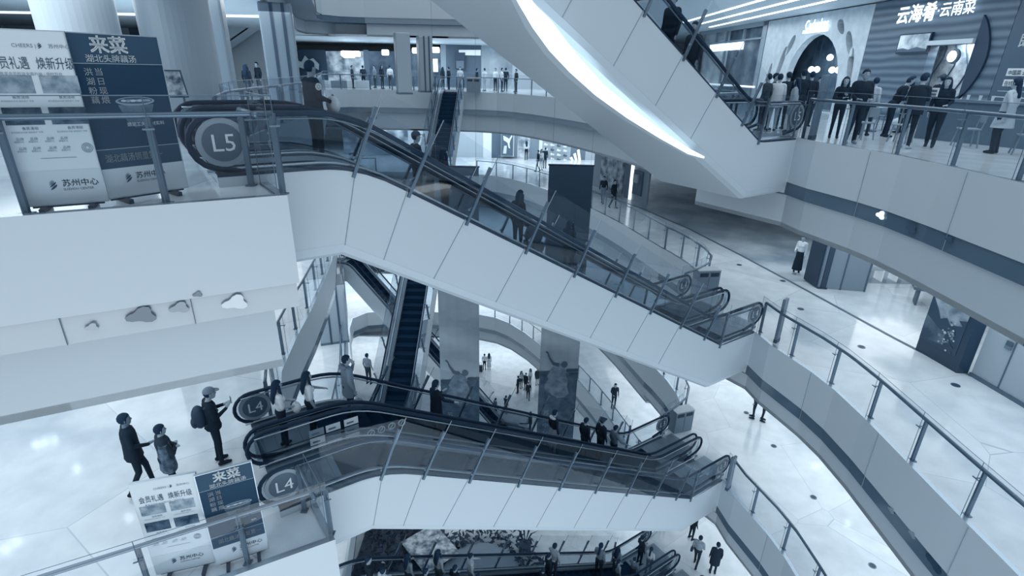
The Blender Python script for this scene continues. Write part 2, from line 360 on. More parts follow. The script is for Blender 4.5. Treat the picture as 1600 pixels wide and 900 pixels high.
def esc_lane(e, z, n0, n1, label, near_face, far_face, group, disc=None, end_disc='', seams=(), plate=True, mid_deck=(.27, .27), clad=PANEL):
    """one moving stairway between n0 and n1, its truss cladding and its two balustrades"""
    base = e.P(0, n0, z); t = thing('escalator', label, 'escalator', base, group=group); zz = Vector((0, 0, z))
    S = samples(e, -e.run-e.e0, e.e1)
    m = MB(); rows = []
    for a in S:
        b = e.bot(a); k = e.deck(a)
        if near_face: rows.append([e.P(a, n0-.01, z+k), e.P(a, n0-.01, z+b+.22), e.P(a, n0+.04, z+b+.08), e.P(a, n0+.16, z+b), e.P(a, n1, z+b)])
        else: rows.append([e.P(a, n0, z+b), e.P(a, n0, z+b), e.P(a, n0, z+b), e.P(a, n1-.1, z+b), e.P(a, n1, z+b+.1)])
    K = len(rows[0]); m.add([p for r in rows for p in r], [(i*K+k, i*K+k+1, (i+1)*K+k+1, (i+1)*K+k) for i in range(len(rows)-1) for k in range(K-1)], clad)
    if far_face: m.strip([e.P(a, n1, z+e.bot(a)+.1) for a in S], [e.P(a, n1, z+e.deck(a)) for a in S], clad)
    for a in (S[0], S[-1]): m.poly([e.P(a, n0, z+e.deck(a)), e.P(a, n0, z+e.bot(a)), e.P(a, n1, z+e.bot(a)), e.P(a, n1, z+e.deck(a))], clad)
    if near_face:
        for a in seams:
            kk = .28 if a < -e.run-.05 else (.5 if a < -e.run+.9 else .68)
            top = e.P(a, n0-.016, z+e.deck(a)); q = a-kk
            if a > -.5: q = a
            bt = e.P(q, n0-.016, z+e.bot(q)+.22); m.beam(top, bt, .006, .012, SEAM)
        m.tube([e.P(a, n0-.005, z+e.bot(a)+.235) for a in S], .006, SEAM, 4)
        m.strip([e.P(a, n0-.012, z+e.deck(a)+.012) for a in S], [e.P(a, n0-.012, z+e.deck(a)-.03) for a in S], DARK)
    m.build('truss_cladding', t)
    # decks beside the balustrades
    m = MB()
    for (a0, a1) in ((n0, n0+mid_deck[0]), (n1-mid_deck[1], n1)):
        m.strip([e.P(a, a0, z+e.deck(a)+.01) for a in S], [e.P(a, a1, z+e.deck(a)+.01) for a in S], STEEL)
    for nn in (n0+mid_deck[0], n1-mid_deck[1]):
        m.strip([e.P(a, nn, z+e.deck(a)+.01) for a in S], [e.P(a, nn, z+min(e.zs(a), e.deck(a))-.12) for a in S], DARK)
        m.strip([e.P(a, nn, z+e.deck(a)+.02) for a in S], [e.P(a, nn+(.02 if nn < (n0+n1)/2 else -.02), z+e.deck(a)-.06) for a in S], STEEL_L)
    m.build('skirt', t)
    # steps
    m = MB(); a = -e.run-.75; sw0, sw1 = n0+mid_deck[0], n1-mid_deck[1]; st = .4; prev = e.rise
    while a < .45:
        zc = e.zs(a+.2)
        m.add([e.P(a, sw0, z+prev), e.P(a, sw1, z+prev), e.P(a, sw0, z+zc), e.P(a, sw1, z+zc), e.P(a+st, sw0, z+zc), e.P(a+st, sw1, z+zc)], [(0, 1, 3, 2)], STEP)
        m.add([e.P(a, sw0, z+zc), e.P(a, sw1, z+zc), e.P(a+st, sw1, z+zc), e.P(a+st, sw0, z+zc)], [(0, 1, 2, 3)], STEP)
        prev = zc; a += st
    m.build('steps', t)
    if plate:
        for (x0, x1, zz_) in ((-e.run-2.0, -e.run-.75, e.rise), (.45, 2.2, 0)):
            m = MB(); c = e.P((x0+x1)/2, (sw0+sw1)/2, z+zz_+.03); m.box(c, (x1-x0, sw1-sw0-.02, .03), M(.52, .3, .4), rz=math.atan2(e.d.y, e.d.x))
            for k in range(5):
                c2 = e.P(x0+(x1-x0)*(k+.5)/5, (sw0+sw1)/2, z+zz_+.046); m.box(c2, (.012, sw1-sw0-.1, .002), M(.35, .4), rz=math.atan2(e.d.y, e.d.x))
            m.build('landing_plate', t)
    # balustrades: glass sheet and handrail loop on each side
    H = .95; R = .36
    for q, nn in enumerate((n0+.12, n1-.12)):
        top = [(a, e.zs(a)+H) for a in samples(e, -e.run-1.9, 1.75, .25)]
        cA = (top[0][0], top[0][1]-R); cB = (top[-1][0], top[-1][1]-R)
        arcA = [(cA[0]+R*math.cos(th), cA[1]+R*math.sin(th)) for th in [PI/2+PI*k/10 for k in range(1, 11)]]
        arcB = [(cB[0]+R*math.cos(th), cB[1]+R*math.sin(th)) for th in [PI/2-PI*k/10 for k in range(1, 11)]]
        loop = list(reversed(arcA))+top+arcB
        loop = [(loop[0][0]+.5, loop[0][1]-.1)]+loop+[(loop[-1][0]-.5, loop[-1][1]-.1)]
        m = MB(); m.tube([e.P(a, nn, z+h) for a, h in loop], .04, RUBBER, 8); m.build('handrail', t, smooth=True)
        m = MB(); S2 = samples(e, -e.run-2.1, 1.95, .25)
        m.strip([e.P(a, nn, z+e.deck(a)) for a in S2], [e.P(a, nn, z+e.zs(a)+H-.03) for a in S2], GLASS_D)
        for (c, sg) in ((cA, -1), (cB, 1)):
            x0 = S2[0] if sg < 0 else S2[-1]
            m.poly([e.P(x0, nn, z+c[1]+R-.03)]+[e.P(c[0]+sg*(R-.03)*math.cos(th), nn, z+c[1]+(R-.03)*math.sin(th)) for th in [PI/3-PI*k/12*1.0 for k in range(0, 11)]]+[e.P(x0, nn, z+c[1]-R+.03)], GLASS_D)
        m.build('glass_balustrade', t)
        m = MB(); m.tube([e.P(a, nn+(.03 if q == 0 else -.03), z+e.zs(a)+H-.07) for a in S2], .018, STEEL_L, 6)
        m.tube([e.P(a, nn+(.02 if q == 0 else -.02), z+e.deck(a)+.05) for a in S2], .03, STEEL_L, 6); m.build('rail_trim', t, smooth=True)
    for lst, x, zz_, dn in ((disc, -e.run-1.85, e.rise, 0), (end_disc, 1.72, 0, 0)):
        if not lst: continue
        for q in lst[1]:
            nn = (n0+.12) if q == 0 else (n1-.12)
            m = MB(); c = (x, zz_+H-R)
            for (rad, mt, off) in ((.33, M(.56, .5), .012), (.255, M(.25, .5), .018)):
                for sg in (-1, 1): m.poly([e.P(c[0]+rad*math.cos(2*PI*k/28), nn+sg*off, z+c[1]+rad*math.sin(2*PI*k/28)) for k in range(28)], mt)
            m.text(lst[0], e.P(c[0], nn-.024, z+c[1]-.115), e.d, (0, 0, 1), .33, M(.9), align='c')
            m.text(lst[0], e.P(c[0], nn+.024, z+c[1]-.115), -e.d, (0, 0, 1), .33, M(.9), align='c')
            m.build('floor_disc', t)
    return t
def guard(e, z, nn, label, S=GUARD, group='glass guard screens along the escalators', h=1.03, gh=1.28, end=True, sgn=-1):
    t = thing('glass_guard', label, 'glass screen', e.P(0, nn, z), group=group)
    ps = []
    for a in S:
        b = z+e.deck(a); w = smooth((a+e.run+.9)/1.0)*(1-smooth((a+.6)/.7)); w = max(w, .22)
        dx, dz = .5*w, math.sqrt(1-(.5*w)**2); ps.append((a, b, dx, dz))
        A = e.P(a, nn, b-.12); B = e.P(a+dx*h, nn, b+dz*h)
        m = MB(); m.beam(A, B, .05, .05, STEEL, up=e.n); o = m.build('post', t)
        m = MB()
        for k in (.22, .82):
            c = e.P(a+dx*h*k, nn, b+dz*h*k); m.tube([c-e.n*.1-e.d*.1, c+e.n*.08+e.d*.1], .012, STEEL, 6); m.ell(c-e.n*.1-e.d*.1, (.025,)*3, STEEL, 6, 4); m.ell(c+e.n*.08+e.d*.1, (.025,)*3, STEEL, 6, 4)
        m.build('clamp', t)
    m = MB(); g = nn-.02*1
    xs = ps
    for i in range(len(xs)-1):
        (a, b, dx, dz), (a2, b2, dx2, dz2) = xs[i], xs[i+1]
        m.add([e.P(a+.02, g, b+.02), e.P(a2-.02, g, b2+.02), e.P(a2+dx2*gh-.02, g, b2+dz2*gh), e.P(a+dx*gh+.02, g, b+dz*gh)], [(0, 1, 2, 3)], GLASS_G)
    if S[0] < -e.run+.2:
        (a, b, dx, dz) = xs[0]; m.add([e.P(-e.run-1.2, g, z+e.rise+.17), e.P(a-.02, g, b), e.P(a+dx*gh, g, b+dz*gh), e.P(-e.run-1.2, g, z+e.rise+.17+gh)], [(0, 1, 2, 3)], GLASS_G)
    m.build('glass_pane', t)
    m = MB()
    for (a, b, dx, dz) in xs: m.beam(e.P(a+.05, g, b+.03), e.P(a+dx*gh+.05, g, b+dz*gh), .012, .008, STEEL_L, up=e.n)
    m.build('glass_edge', t)
    if end:
        m = MB(); (a, b, dx, dz) = xs[-1]; hh = .92
        A = e.P(a+.22, nn, z+hh); B = e.P(1.5, nn, z+hh); m.tube([A, B], .03, STEEL, 8); m.tube([e.P(1.5, nn, z), B], .025, STEEL, 8)
        m.tube([e.P(a, nn, z+.06), e.P(1.5, nn, z+.06)], .025, STEEL_L, 8); m.build('end_frame', t, smooth=True)
        m = MB(); m.add([e.P(a+.05, g, z+.08), e.P(1.5, g, z+.08), e.P(1.5, g, z+1.15), e.P(a+.28, g, z+1.15)], [(0, 1, 2, 3)], GLASS_G); m.build('glass_pane', t)
    return t
MAIN = Esc(EO, ED, 10.62, 6.0)
seam_s = [-10.7, -8.75, -6.1, -3.4, -.93, -4.73, -7.4, -2.1]
seam_s = [-10.7, -9.85, -8.75, -7.4, -6.07, -4.73, -3.41, -2.1]
names = {0: ('upper right', 'sixth', 'fifth'), -6: ('middle', 'fifth', 'fourth'), -12: ('lower', 'fourth', 'third'), -18: ('lowest', 'third', 'second')}
for zb in (0, -6, -12, -18):
    w, a, b = names[zb]; D = 'L%d' % (6+zb//6); Dn = 'L%d' % (5+zb//6)
    D = {0: 'L6', -6: 'L5', -12: 'L4', -18: 'L3'}[zb]; Dn = {0: 'L5', -6: 'L4', -12: 'L3', -18: 'L2'}[zb]
    lab_n = {0: 'white clad escalator at the top right carrying two people, a light line under it', -6: 'empty near lane of the big white clad escalator in the middle',
             -12: 'empty near lane of the white clad escalator starting by the lower L4 disc', -18: 'near lane of the bottommost escalator, with a row of riders behind it'}[zb]
    lab_f = {0: 'far lane of the top right escalator, behind the two riders', -6: 'far lane of the middle escalator carrying shoppers past the banners',
             -12: 'far lane of the lower escalator with people boarding beside the upper L4 disc', -18: 'crowded far lane of the bottommost escalator'}[zb]
    esc_lane(MAIN, zb, 0, 1.47, lab_n, True, False, 'white clad escalators crossing the atrium', disc=(D, (0,)), end_disc=(Dn, (0,)), seams=seam_s)
    esc_lane(MAIN, zb, 1.47, 3.08, lab_f, False, True, 'white clad escalators crossing the atrium', disc=(D, (1,)), end_disc=(Dn, (1,)))
    if zb > -18: guard(MAIN, zb, -.03, 'near glass guard with slanting steel posts on the %s escalator' % w)
    guard(MAIN, zb, 3.11, 'far glass guard with slanting steel posts on the %s escalator' % w, end=False, S=GUARD[1:])
# light line recessed in the soffit of the upper right escalator
def on_soffit(x, y):
    # point of the inclined soffit plane under the upper right escalator
    P0 = MAIN.P(-11.42, 0, MAIN.bot(-11.42)-.02); P1 = MAIN.P(-.17, 0, MAIN.bot(-.17)-.02); nr = (P1-P0).cross(EN).normalized(); return uplane(x, y, P0, nr)
Lp = [((786, -40), (806, -40)), ((801, -12), (822, -12)), ((812, 8), (838, 8)), ((832, 42), (862, 32)), ((858, 78), (884, 62)), ((890, 112), (908, 92)), ((930, 148), (944, 132)), ((980, 184), (992, 172)), ((1030, 215), (1038, 206)), ((1075, 240), (1080, 233)), ((1100, 247), (1101, 244))]
m = MB(); A = [on_soffit(*p[0])-Vector((0, 0, .01)) for p in Lp]; B = [on_soffit(*p[1])-Vector((0, 0, .01)) for p in Lp]
m.strip(A, B, GLOW); B2 = [b+Vector((0, 0, .015)) for b in B]; m.strip([a+(b-a)*-.35 for a, b in zip(A, B)], A, M(.9))
tag(m.build('ceiling_light'), 'long curved white light line on the underside of the top right escalator', 'light')

# long escalator from the far fifth-floor gallery down to the third floor
LT = Vector((-4.75, 40.3, 0)); LB = Vector((-5.0, 19.6, 0)); ld = (LB-LT).normalized(); LONG = Esc(LB-Vector((-ld.y, ld.x, 0))*.8, ld, 20.7, 12.0, 1.2, 1.2)
esc_lane(LONG, -12, 0, 1.7, 'very long steep escalator with dark steps seen head on, left of the tall banners', True, True, 'long escalators at the far end', mid_deck=(.33, .33))
guard(LONG, -12, 1.75, 'slanting posts and glass beside the long escalator, on the left', S=[-20+1.6*k for k in range(13)], end=False)
guard(LONG, -12, -.05, 'slanting posts and glass beside the long escalator, on the right', S=[-20+1.6*k for k in range(13)], end=False)
T = uz(546, 410, -12); B = uz(783, 668, -24); T.z = B.z = 0; dd = (B-T).normalized()
L2E = Esc(B, dd, (B-T).length-.5, 12.0, 1.2, 1.2)
esc_lane(L2E, -24, -.8, .9, 'pale sided escalator falling from upper left behind the long dark one', True, True, 'long escalators at the far end')
esc2 = Esc(B, dd, (B-T).length-.5, 12.0, 1.2, 1.2)
guard(L2E, -24, 1.0, 'glass guard on the pale sided escalator behind the long dark one', S=[-12+1.5*k for k in range(8)], end=False)

# ------------------------------------------------------------------ shops of the fifth floor, right side
FA = Vector((14.0, 40.6, 0)); FD = Vector((.0652, -.9979, 0)); FN = Vector((-.9979, -.0652, 0))      # FN points to the void
def F(s, z, off=0): return FA+FD*s+FN*off+Vector((0, 0, z))
def holed(m, outer, holes, fr, off, th, mat, rim=None):
    """wall in a (s,z) frame with holes, given thickness"""
    loops = [outer]+holes; tri = tessellate_polygon([[Vector((a, b, 0)) for a, b in L] for L in loops]); pts = [p for L in loops for p in L]
    m.add([fr(a, b, off) for a, b in pts], [tuple(t) for t in tri], mat); m.add([fr(a, b, off-th) for a, b in pts], [tuple(t) for t in tri], mat)
    for L in loops:
        n = len(L); m.add([fr(a, b, off) for a, b in L]+[fr(a, b, off-th) for a, b in L], [(i, (i+1) % n, n+(i+1) % n, n+i) for i in range(n)], rim or mat)
def fpoly(m, pts, fr, off, th, mat): holed(m, pts, [], fr, off, th, mat)
def leaf(cx, cz, a, b, ang, n=16):
    out = []
    for k in range(n):
        t = 2*PI*k/n; x = a*math.cos(t); z = b*math.sin(t)*(1+.25*math.cos(t)); out.append((cx+x*math.cos(ang)-z*math.sin(ang), cz+x*math.sin(ang)+z*math.cos(ang)))
    return out
def arch(c, w, h, n=16): return [(c-w, .02)]+[(c-w*math.cos(PI*k/n)**1 if True else 0, 1.0+(h-1.0)*math.sin(PI*k/n)) for k in range(n+1)]+[(c+w, .02)]
m = MB()
holed(m, [(6.3, 0), (15.25, 0), (15.25, 4.5), (6.3, 4.5)], [arch(11.5, 2.35, 3.55), leaf(8.45, 2.1, 1.05, .22, 1.25), leaf(7.35, 1.5, .8, .15, 1.35), leaf(9.1, 3.1, .6, .2, 1.0), leaf(14.1, 3.0, .62, .2, 2.1), leaf(14.55, 2.0, .9, .2, 1.8), leaf(13.2, 3.75, .42, .2, 2.3)], F, 0, .35, M_noise('plaster', .74, .82, 3, .6))
wl = thing('shop_front', 'pale plaster shop front with a pointed arch opening and leaf shaped holes', 'shop front', F(6.3, 0)); m.build('plaster_wall', wl)
m = MB(); m.text('Cadenkes', F(10.4, 3.78, .12), FD, (0, 0, 1), .62, GLOW, .02, 'l', .8); m.build('lit_letters', wl)
m = MB(); fpoly(m, [(10.3, 3.62), (12.3, 3.62), (12.3, 3.76), (10.3, 3.76)], F, .14, .1, GLOW); m.build('sign_bar', wl)
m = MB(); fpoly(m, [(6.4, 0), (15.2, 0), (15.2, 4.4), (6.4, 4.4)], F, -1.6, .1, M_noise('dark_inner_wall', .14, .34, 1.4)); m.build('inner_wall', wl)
for k, (s, z) in enumerate(((10.2, 1.95), (10.7, 1.95), (12.0, 1.93), (12.5, 1.93), (14.0, 1.92), (11.6, 2.5))):
    l = thing('pendant_lamp', ('%s round glowing lamp inside the arched shop' % ('first', 'second', 'third', 'fourth', 'fifth', 'topmost single')[k]) if k < 5 else 'small round glowing lamp hanging highest inside the arched shop', 'lamp', F(s, z, -.8), group='round lamps in the arched shop')
    m = MB(); m.ell(F(s, z, -.8), (.15, .15, .15), GLOW_S, 12, 8); m.build('globe', l, smooth=True); m = MB(); m.tube([F(s, z+.14, -.8), F(s, 4.2, -.8)], .008, DARK, 4); m.build('cord', l)
STONE = M_noise('striped_stone', .18, .38, 1.1, .5, 'wave', (.25, .25, 1))
m = MB(); holed(m, [(15.3, 0), (22.0, 0), (22.0, 4.52), (15.3, 4.52)], [[(18.9, .02), (21.0, .02), (21.0, 2.75), (18.9, 2.75)]], F, .02, .35, STONE)
s2 = thing('shop_front', 'dark striped stone shop front with large lit Chinese characters and a lit doorway', 'shop front', F(15.3, 0)); m.build('stone_wall', s2)
m = MB(); m.text('云海肴', F(16.9, 3.65, .14), FD, (0, 0, 1), .66, GLOW, .03, 'l'); m.build('lit_letters', s2)
m = MB(); m.text('·云南菜', F(18.9, 3.72, .14), FD, (0, 0, 1), .5, GLOW, .012, 'l', 1.0); m.build('lit_letters', s2)
m = MB(); fpoly(m, [(15.4, 0), (21.6, 0), (21.6, 3.2), (15.4, 3.2)], F, -1.1, .1, M_noise('lit_mural', .45, .9, 2.5)); m.build('inner_wall', s2)
for a in range(5):
    m2 = MB(); x = 17.6+a*.6; m2.tube([F(x+.2*math.sin(a+k*.9), .3+k*.3, -1.07) for k in range(10)], .025, M(.15), 5); m2.build('painted_branch', s2)
m = MB(); fpoly(m, [(18.9, 2.75), (20.9, 2.75), (20.9, 2.9), (18.9, 2.9)], F, .2, .25, M(.8)); m.build('door_lintel', s2)
m = MB(); moon = [(20.9, 3.6)]+[(20.9+.6*math.sin(PI*k/14)**.8, 3.6-2.6*k/14) for k in range(1, 14)]+[(20.7, 1.0), (20.9, 1.0)]; fpoly(m, moon, F, .1, .09, M(.06, .7)); m.build('moon_panel', s2)
for (ss, zz, oo, pw) in ((19.6, 2.9, -.7, 70), (11.5, 3.4, -.9, 30)): q = F(ss, zz, oo); area('shop_interior_light', q, 1.2, 1.2, pw)
m = MB(); m.ell(F(20.4, 2.35, .25), (.12, .25, .25), M(.3), 16, 8); m.ell(F(20.4, 2.35, .34), (.06, .2, .18), GLOW_S, 16, 8); m.build('round_sign', s2)
tv = thing('wall_screen', 'lit flat screen showing a pale mountain landscape on striped stone wall', 'screen', F(18.3, 2.5)); m = MB(); fpoly(m, [(17.35, 2.5), (18.95, 2.5), (18.95, 3.2), (17.35, 3.2)], F, .14, .1, DARK); m.build('bezel', tv)
m = MB(); fpoly(m, [(17.4, 2.56), (18.9, 2.56), (18.9, 3.16), (17.4, 3.16)], F, .15, .01, M_noise('screen_picture', .55, 1.0, 2.2)); fpoly(m, [(17.4, 2.56), (18.9, 2.56), (18.9, 2.63), (18.4, 2.72), (18.0, 2.64), (17.7, 2.7), (17.4, 2.66)], F, .156, .006, M(.25)); m.build('picture', tv)
mp = thing('menu_board', 'tall dark order board with white Chinese writing at the right picture edge', 'board', F(22.1, 0)); m = MB(); fpoly(m, [(22.1, 1.0), (24.6, 1.0), (24.6, 3.6), (22.1, 3.6)], F, .1, .1, M(.2)); m.build('panel', mp)
m = MB(); fpoly(m, [(22.0, 0), (25, 0), (25, 4.5), (22, 4.5)], F, -.0, .3, M(.24)); m.build('backing_wall', mp)
m = MB(); m.text('扫码', F(22.55, 2.95, .12), FD, (0, 0, 1), .42, WHITE, .02); m.text('即好', F(22.5, 2.6, .12), FD, (0, 0, 1), .42, WHITE, .02)
for z, h in ((1.75, .22), (1.45, .2)): fpoly(m, [(22.45, z), (23.6, z), (23.6, z+h), (22.45, z+h)], F, .12, .01, M(.85))
m.text('中国菜 云南', F(22.5, 1.79, .135), FD, (0, 0, 1), .15, M(.15), .01); m.text('在线点单', F(22.5, 1.48, .135), FD, (0, 0, 1), .15, M(.15), .01)
fpoly(m, [(22.35, 1.12), (23.6, 1.12), (23.6, 1.14), (22.35, 1.14)], F, .12, .01, WHITE); fpoly(m, [(22.35, 1.3), (23.6, 1.3), (23.6, 1.31), (22.35, 1.31)], F, .12, .01, WHITE); m.build('printing', mp)
gd = thing('shop_front', 'glass shop front with dark window and white strip sign left of the arch', 'shop front', F(-4, 0)); m = MB()
for (a, b, c, d) in ((-4.2, 0, -3.9, 4.8), (5.7, 0, 6.2, 4.6), (-4.2, 4.3, 6.2, 4.6), (.6, 0, .75, 4.4), (3.2, 3.7, 3.3, 4.4), (-1, 3.7, -.9, 4.4), (-4, 3.62, 6, 3.7)): fpoly(m, [(a, b), (c, b), (c, d), (a, d)], F, 0, .15, M(.55, .4))
m.build('frame', gd); m = MB(); fpoly(m, [(-1.6, 3.1), (3.6, 3.1), (3.6, 3.55), (-1.6, 3.55)], F, .1, .1, GLOW); m.build('sign_strip', gd)
m = MB(); fpoly(m, [(-4, 0), (.6, 0), (.6, 4.4), (-4, 4.4)], F, -.4, .1, M_noise('bright_display', .6, .9, .8)); fpoly(m, [(.7, 0), (6, 0), (6, 4.4), (.7, 4.4)], F, -.3, .1, M_noise('dark_display', .18, .4, 1.2)); m.build('display', gd)
m = MB(); fpoly(m, [(-4, .9), (6, .9), (6, 1.0), (-4, 1.0)], F, .05, .05, GLOW); m.build('shelf_light', gd)
# ceiling light lines over the right corridor
for k, (x, a, b) in enumerate(((9.6, 10, 38), (10.9, 8, 40), (12.3, 14, 40))):
    m = MB(); m.box((x+.6, (a+b)/2, 4.53), (.14, b-a, .03), GLOW_S); tag(m.build('ceiling_light'), ('%s lit ceiling line above the right fifth floor shops' % ('nearest', 'middle', 'farthest')[k]), 'light', 'ceiling light lines')
# counter, stools and tables of the restaurant
ct = thing('bar_counter', 'long grey counter with cups standing in front of the striped stone wall', 'counter', (12.9, 15.2, 0)); m = MB()
m.beam((11.9, 16.4, .52), (13.6, 13.4, .52), .5, 1.04, M(.3, .5)); m.build('body', ct); m = MB(); m.beam((11.85, 16.5, 1.07), (13.65, 13.3, 1.07), .6, .06, M(.42, .3)); m.build('worktop', ct)
for k in range(5):
    q = Vector((12.35, 15.6, 1.1))+Vector((.49, -.87, 0))*(.28*k); m = MB(); m.tube([q, q+Vector((0, 0, .06)), q+Vector((0, 0, .13))], .04, M(.85), 10, rr=[.028, .034, .04]); tag(m.build('paper_cup'), 'small white paper cup on the grey counter, %s from its far end' % ('first', 'second', 'third', 'fourth', 'fifth')[k], 'cup', 'cups on the grey counter')
def chair(loc, rz, label, t=.4):
    c = thing('cafe_chair', label, 'chair', loc, rz, 'cafe chairs outside the restaurant'); L = Vector(loc); R = Matrix.Rotation(rz, 3, 'Z'); P = lambda x, y, z: L+R@Vector((x, y, z)); mt = M(t, .45)
    m = MB(); m.box(P(0, 0, .45), (.42, .42, .035), mt, R); m.build('seat', c, bevel=.01)
    for sx in (-1, 1):
        for sy in (-1, 1): m = MB(); m.tube([P(sx*.17, sy*.17, .44), P(sx*.22, sy*.22, 0)], .018, mt, 6); m.build('leg', c)
    m = MB(); m.tube([P(-.18, -.19, .45), P(-.2, -.25, .85), P(.2, -.25, .85), P(.18, -.19, .45)], .016, mt, 6); m.box(P(0, -.24, .72), (.34, .02, .22), mt, R); m.build('backrest', c)
    return c
for (x, y, rz, l, t) in ((9.7, 15.6, .3, 'pale cafe chair by the grey totem at the fifth floor railing', .5), (10.4, 15.0, 2.2, 'pale cafe chair in front of the tall man in black', .52), (11.6, 14.3, 1.2, 'cafe chair beside the long haired woman', .5),
                         (11.9, 12.9, -.6, 'grey chair left of the woman in the pale coat', .42), (12.5, 12.3, -1.2, 'grey chair behind the woman in the pale coat', .42), (12.1, 18.6, .5, 'chair in the queue under the arched shop', .35)):
    chair((x, y, 0), rz, l, t)
def totem(x, y, z, h, label, w=.3, lean=0):
    t = thing('information_totem', label, 'totem', (x, y, z), .9, 'grey totems at the escalator landings'); m = MB(); m.box((x, y, z+h/2+.1), (w, .09, h), M(.34, .35), rz=.75); m.build('body', t, bevel=.01)
    m = MB(); m.box((x, y, z+.06), (w, .1, .12), M(.12), rz=.75); m.build('foot', t)
p = uz(1268, 218, 0); totem(p.x, p.y, 0, 1.55, 'wide grey totem in front of the queue on the fifth floor landing', .34)
p = uz(1213, 534, -6); totem(p.x, p.y, -6, 1.35, 'grey totem standing behind the railing on the fourth floor landing', .26)
p = uz(1137, 764, -12); totem(p.x, p.y, -12, 1.3, 'grey totem standing behind the railing on the third floor landing', .26)
def bin_(x, y, z, rz, label, w=.85):
    t = thing('litter_bin', label, 'bin', (x, y, z), rz, 'twin litter bins at the escalator landings'); R = Matrix.Rotation(rz, 3, 'Z'); L = Vector((x, y, z)); P = lambda a, b, c: L+R@Vector((a, b, c))
    m = MB(); m.box(P(0, 0, .5), (w, .42, .96), M(.45, .35, .3), R); m.box(P(0, -.215, .4), (.012, .01, .7), JOINT, R); m.build('body', t, bevel=.008)
    m = MB(); m.box(P(0, 0, 1.0), (w+.02, .44, .04), M(.75, .3), R); m.build('top', t, bevel=.005)
    for s in (-1, 1): m = MB(); m.box(P(s*w*.24, -.218, .84), (w*.36, .015, .14), DARK, R); m.build('opening', t)
    return t
bin_(7.15, 18.45, -6, .15, 'grey twin litter bin beside the curved fourth floor railing'); bin_(7.05, 18.3, -12, .35, 'grey twin litter bin beside the curved third floor railing'); q = uz(738, 146, 0); bin_(q.x, q.y+1.2, 0, .0, 'grey litter bin at the far fifth floor landing of the long escalator', 1.0)

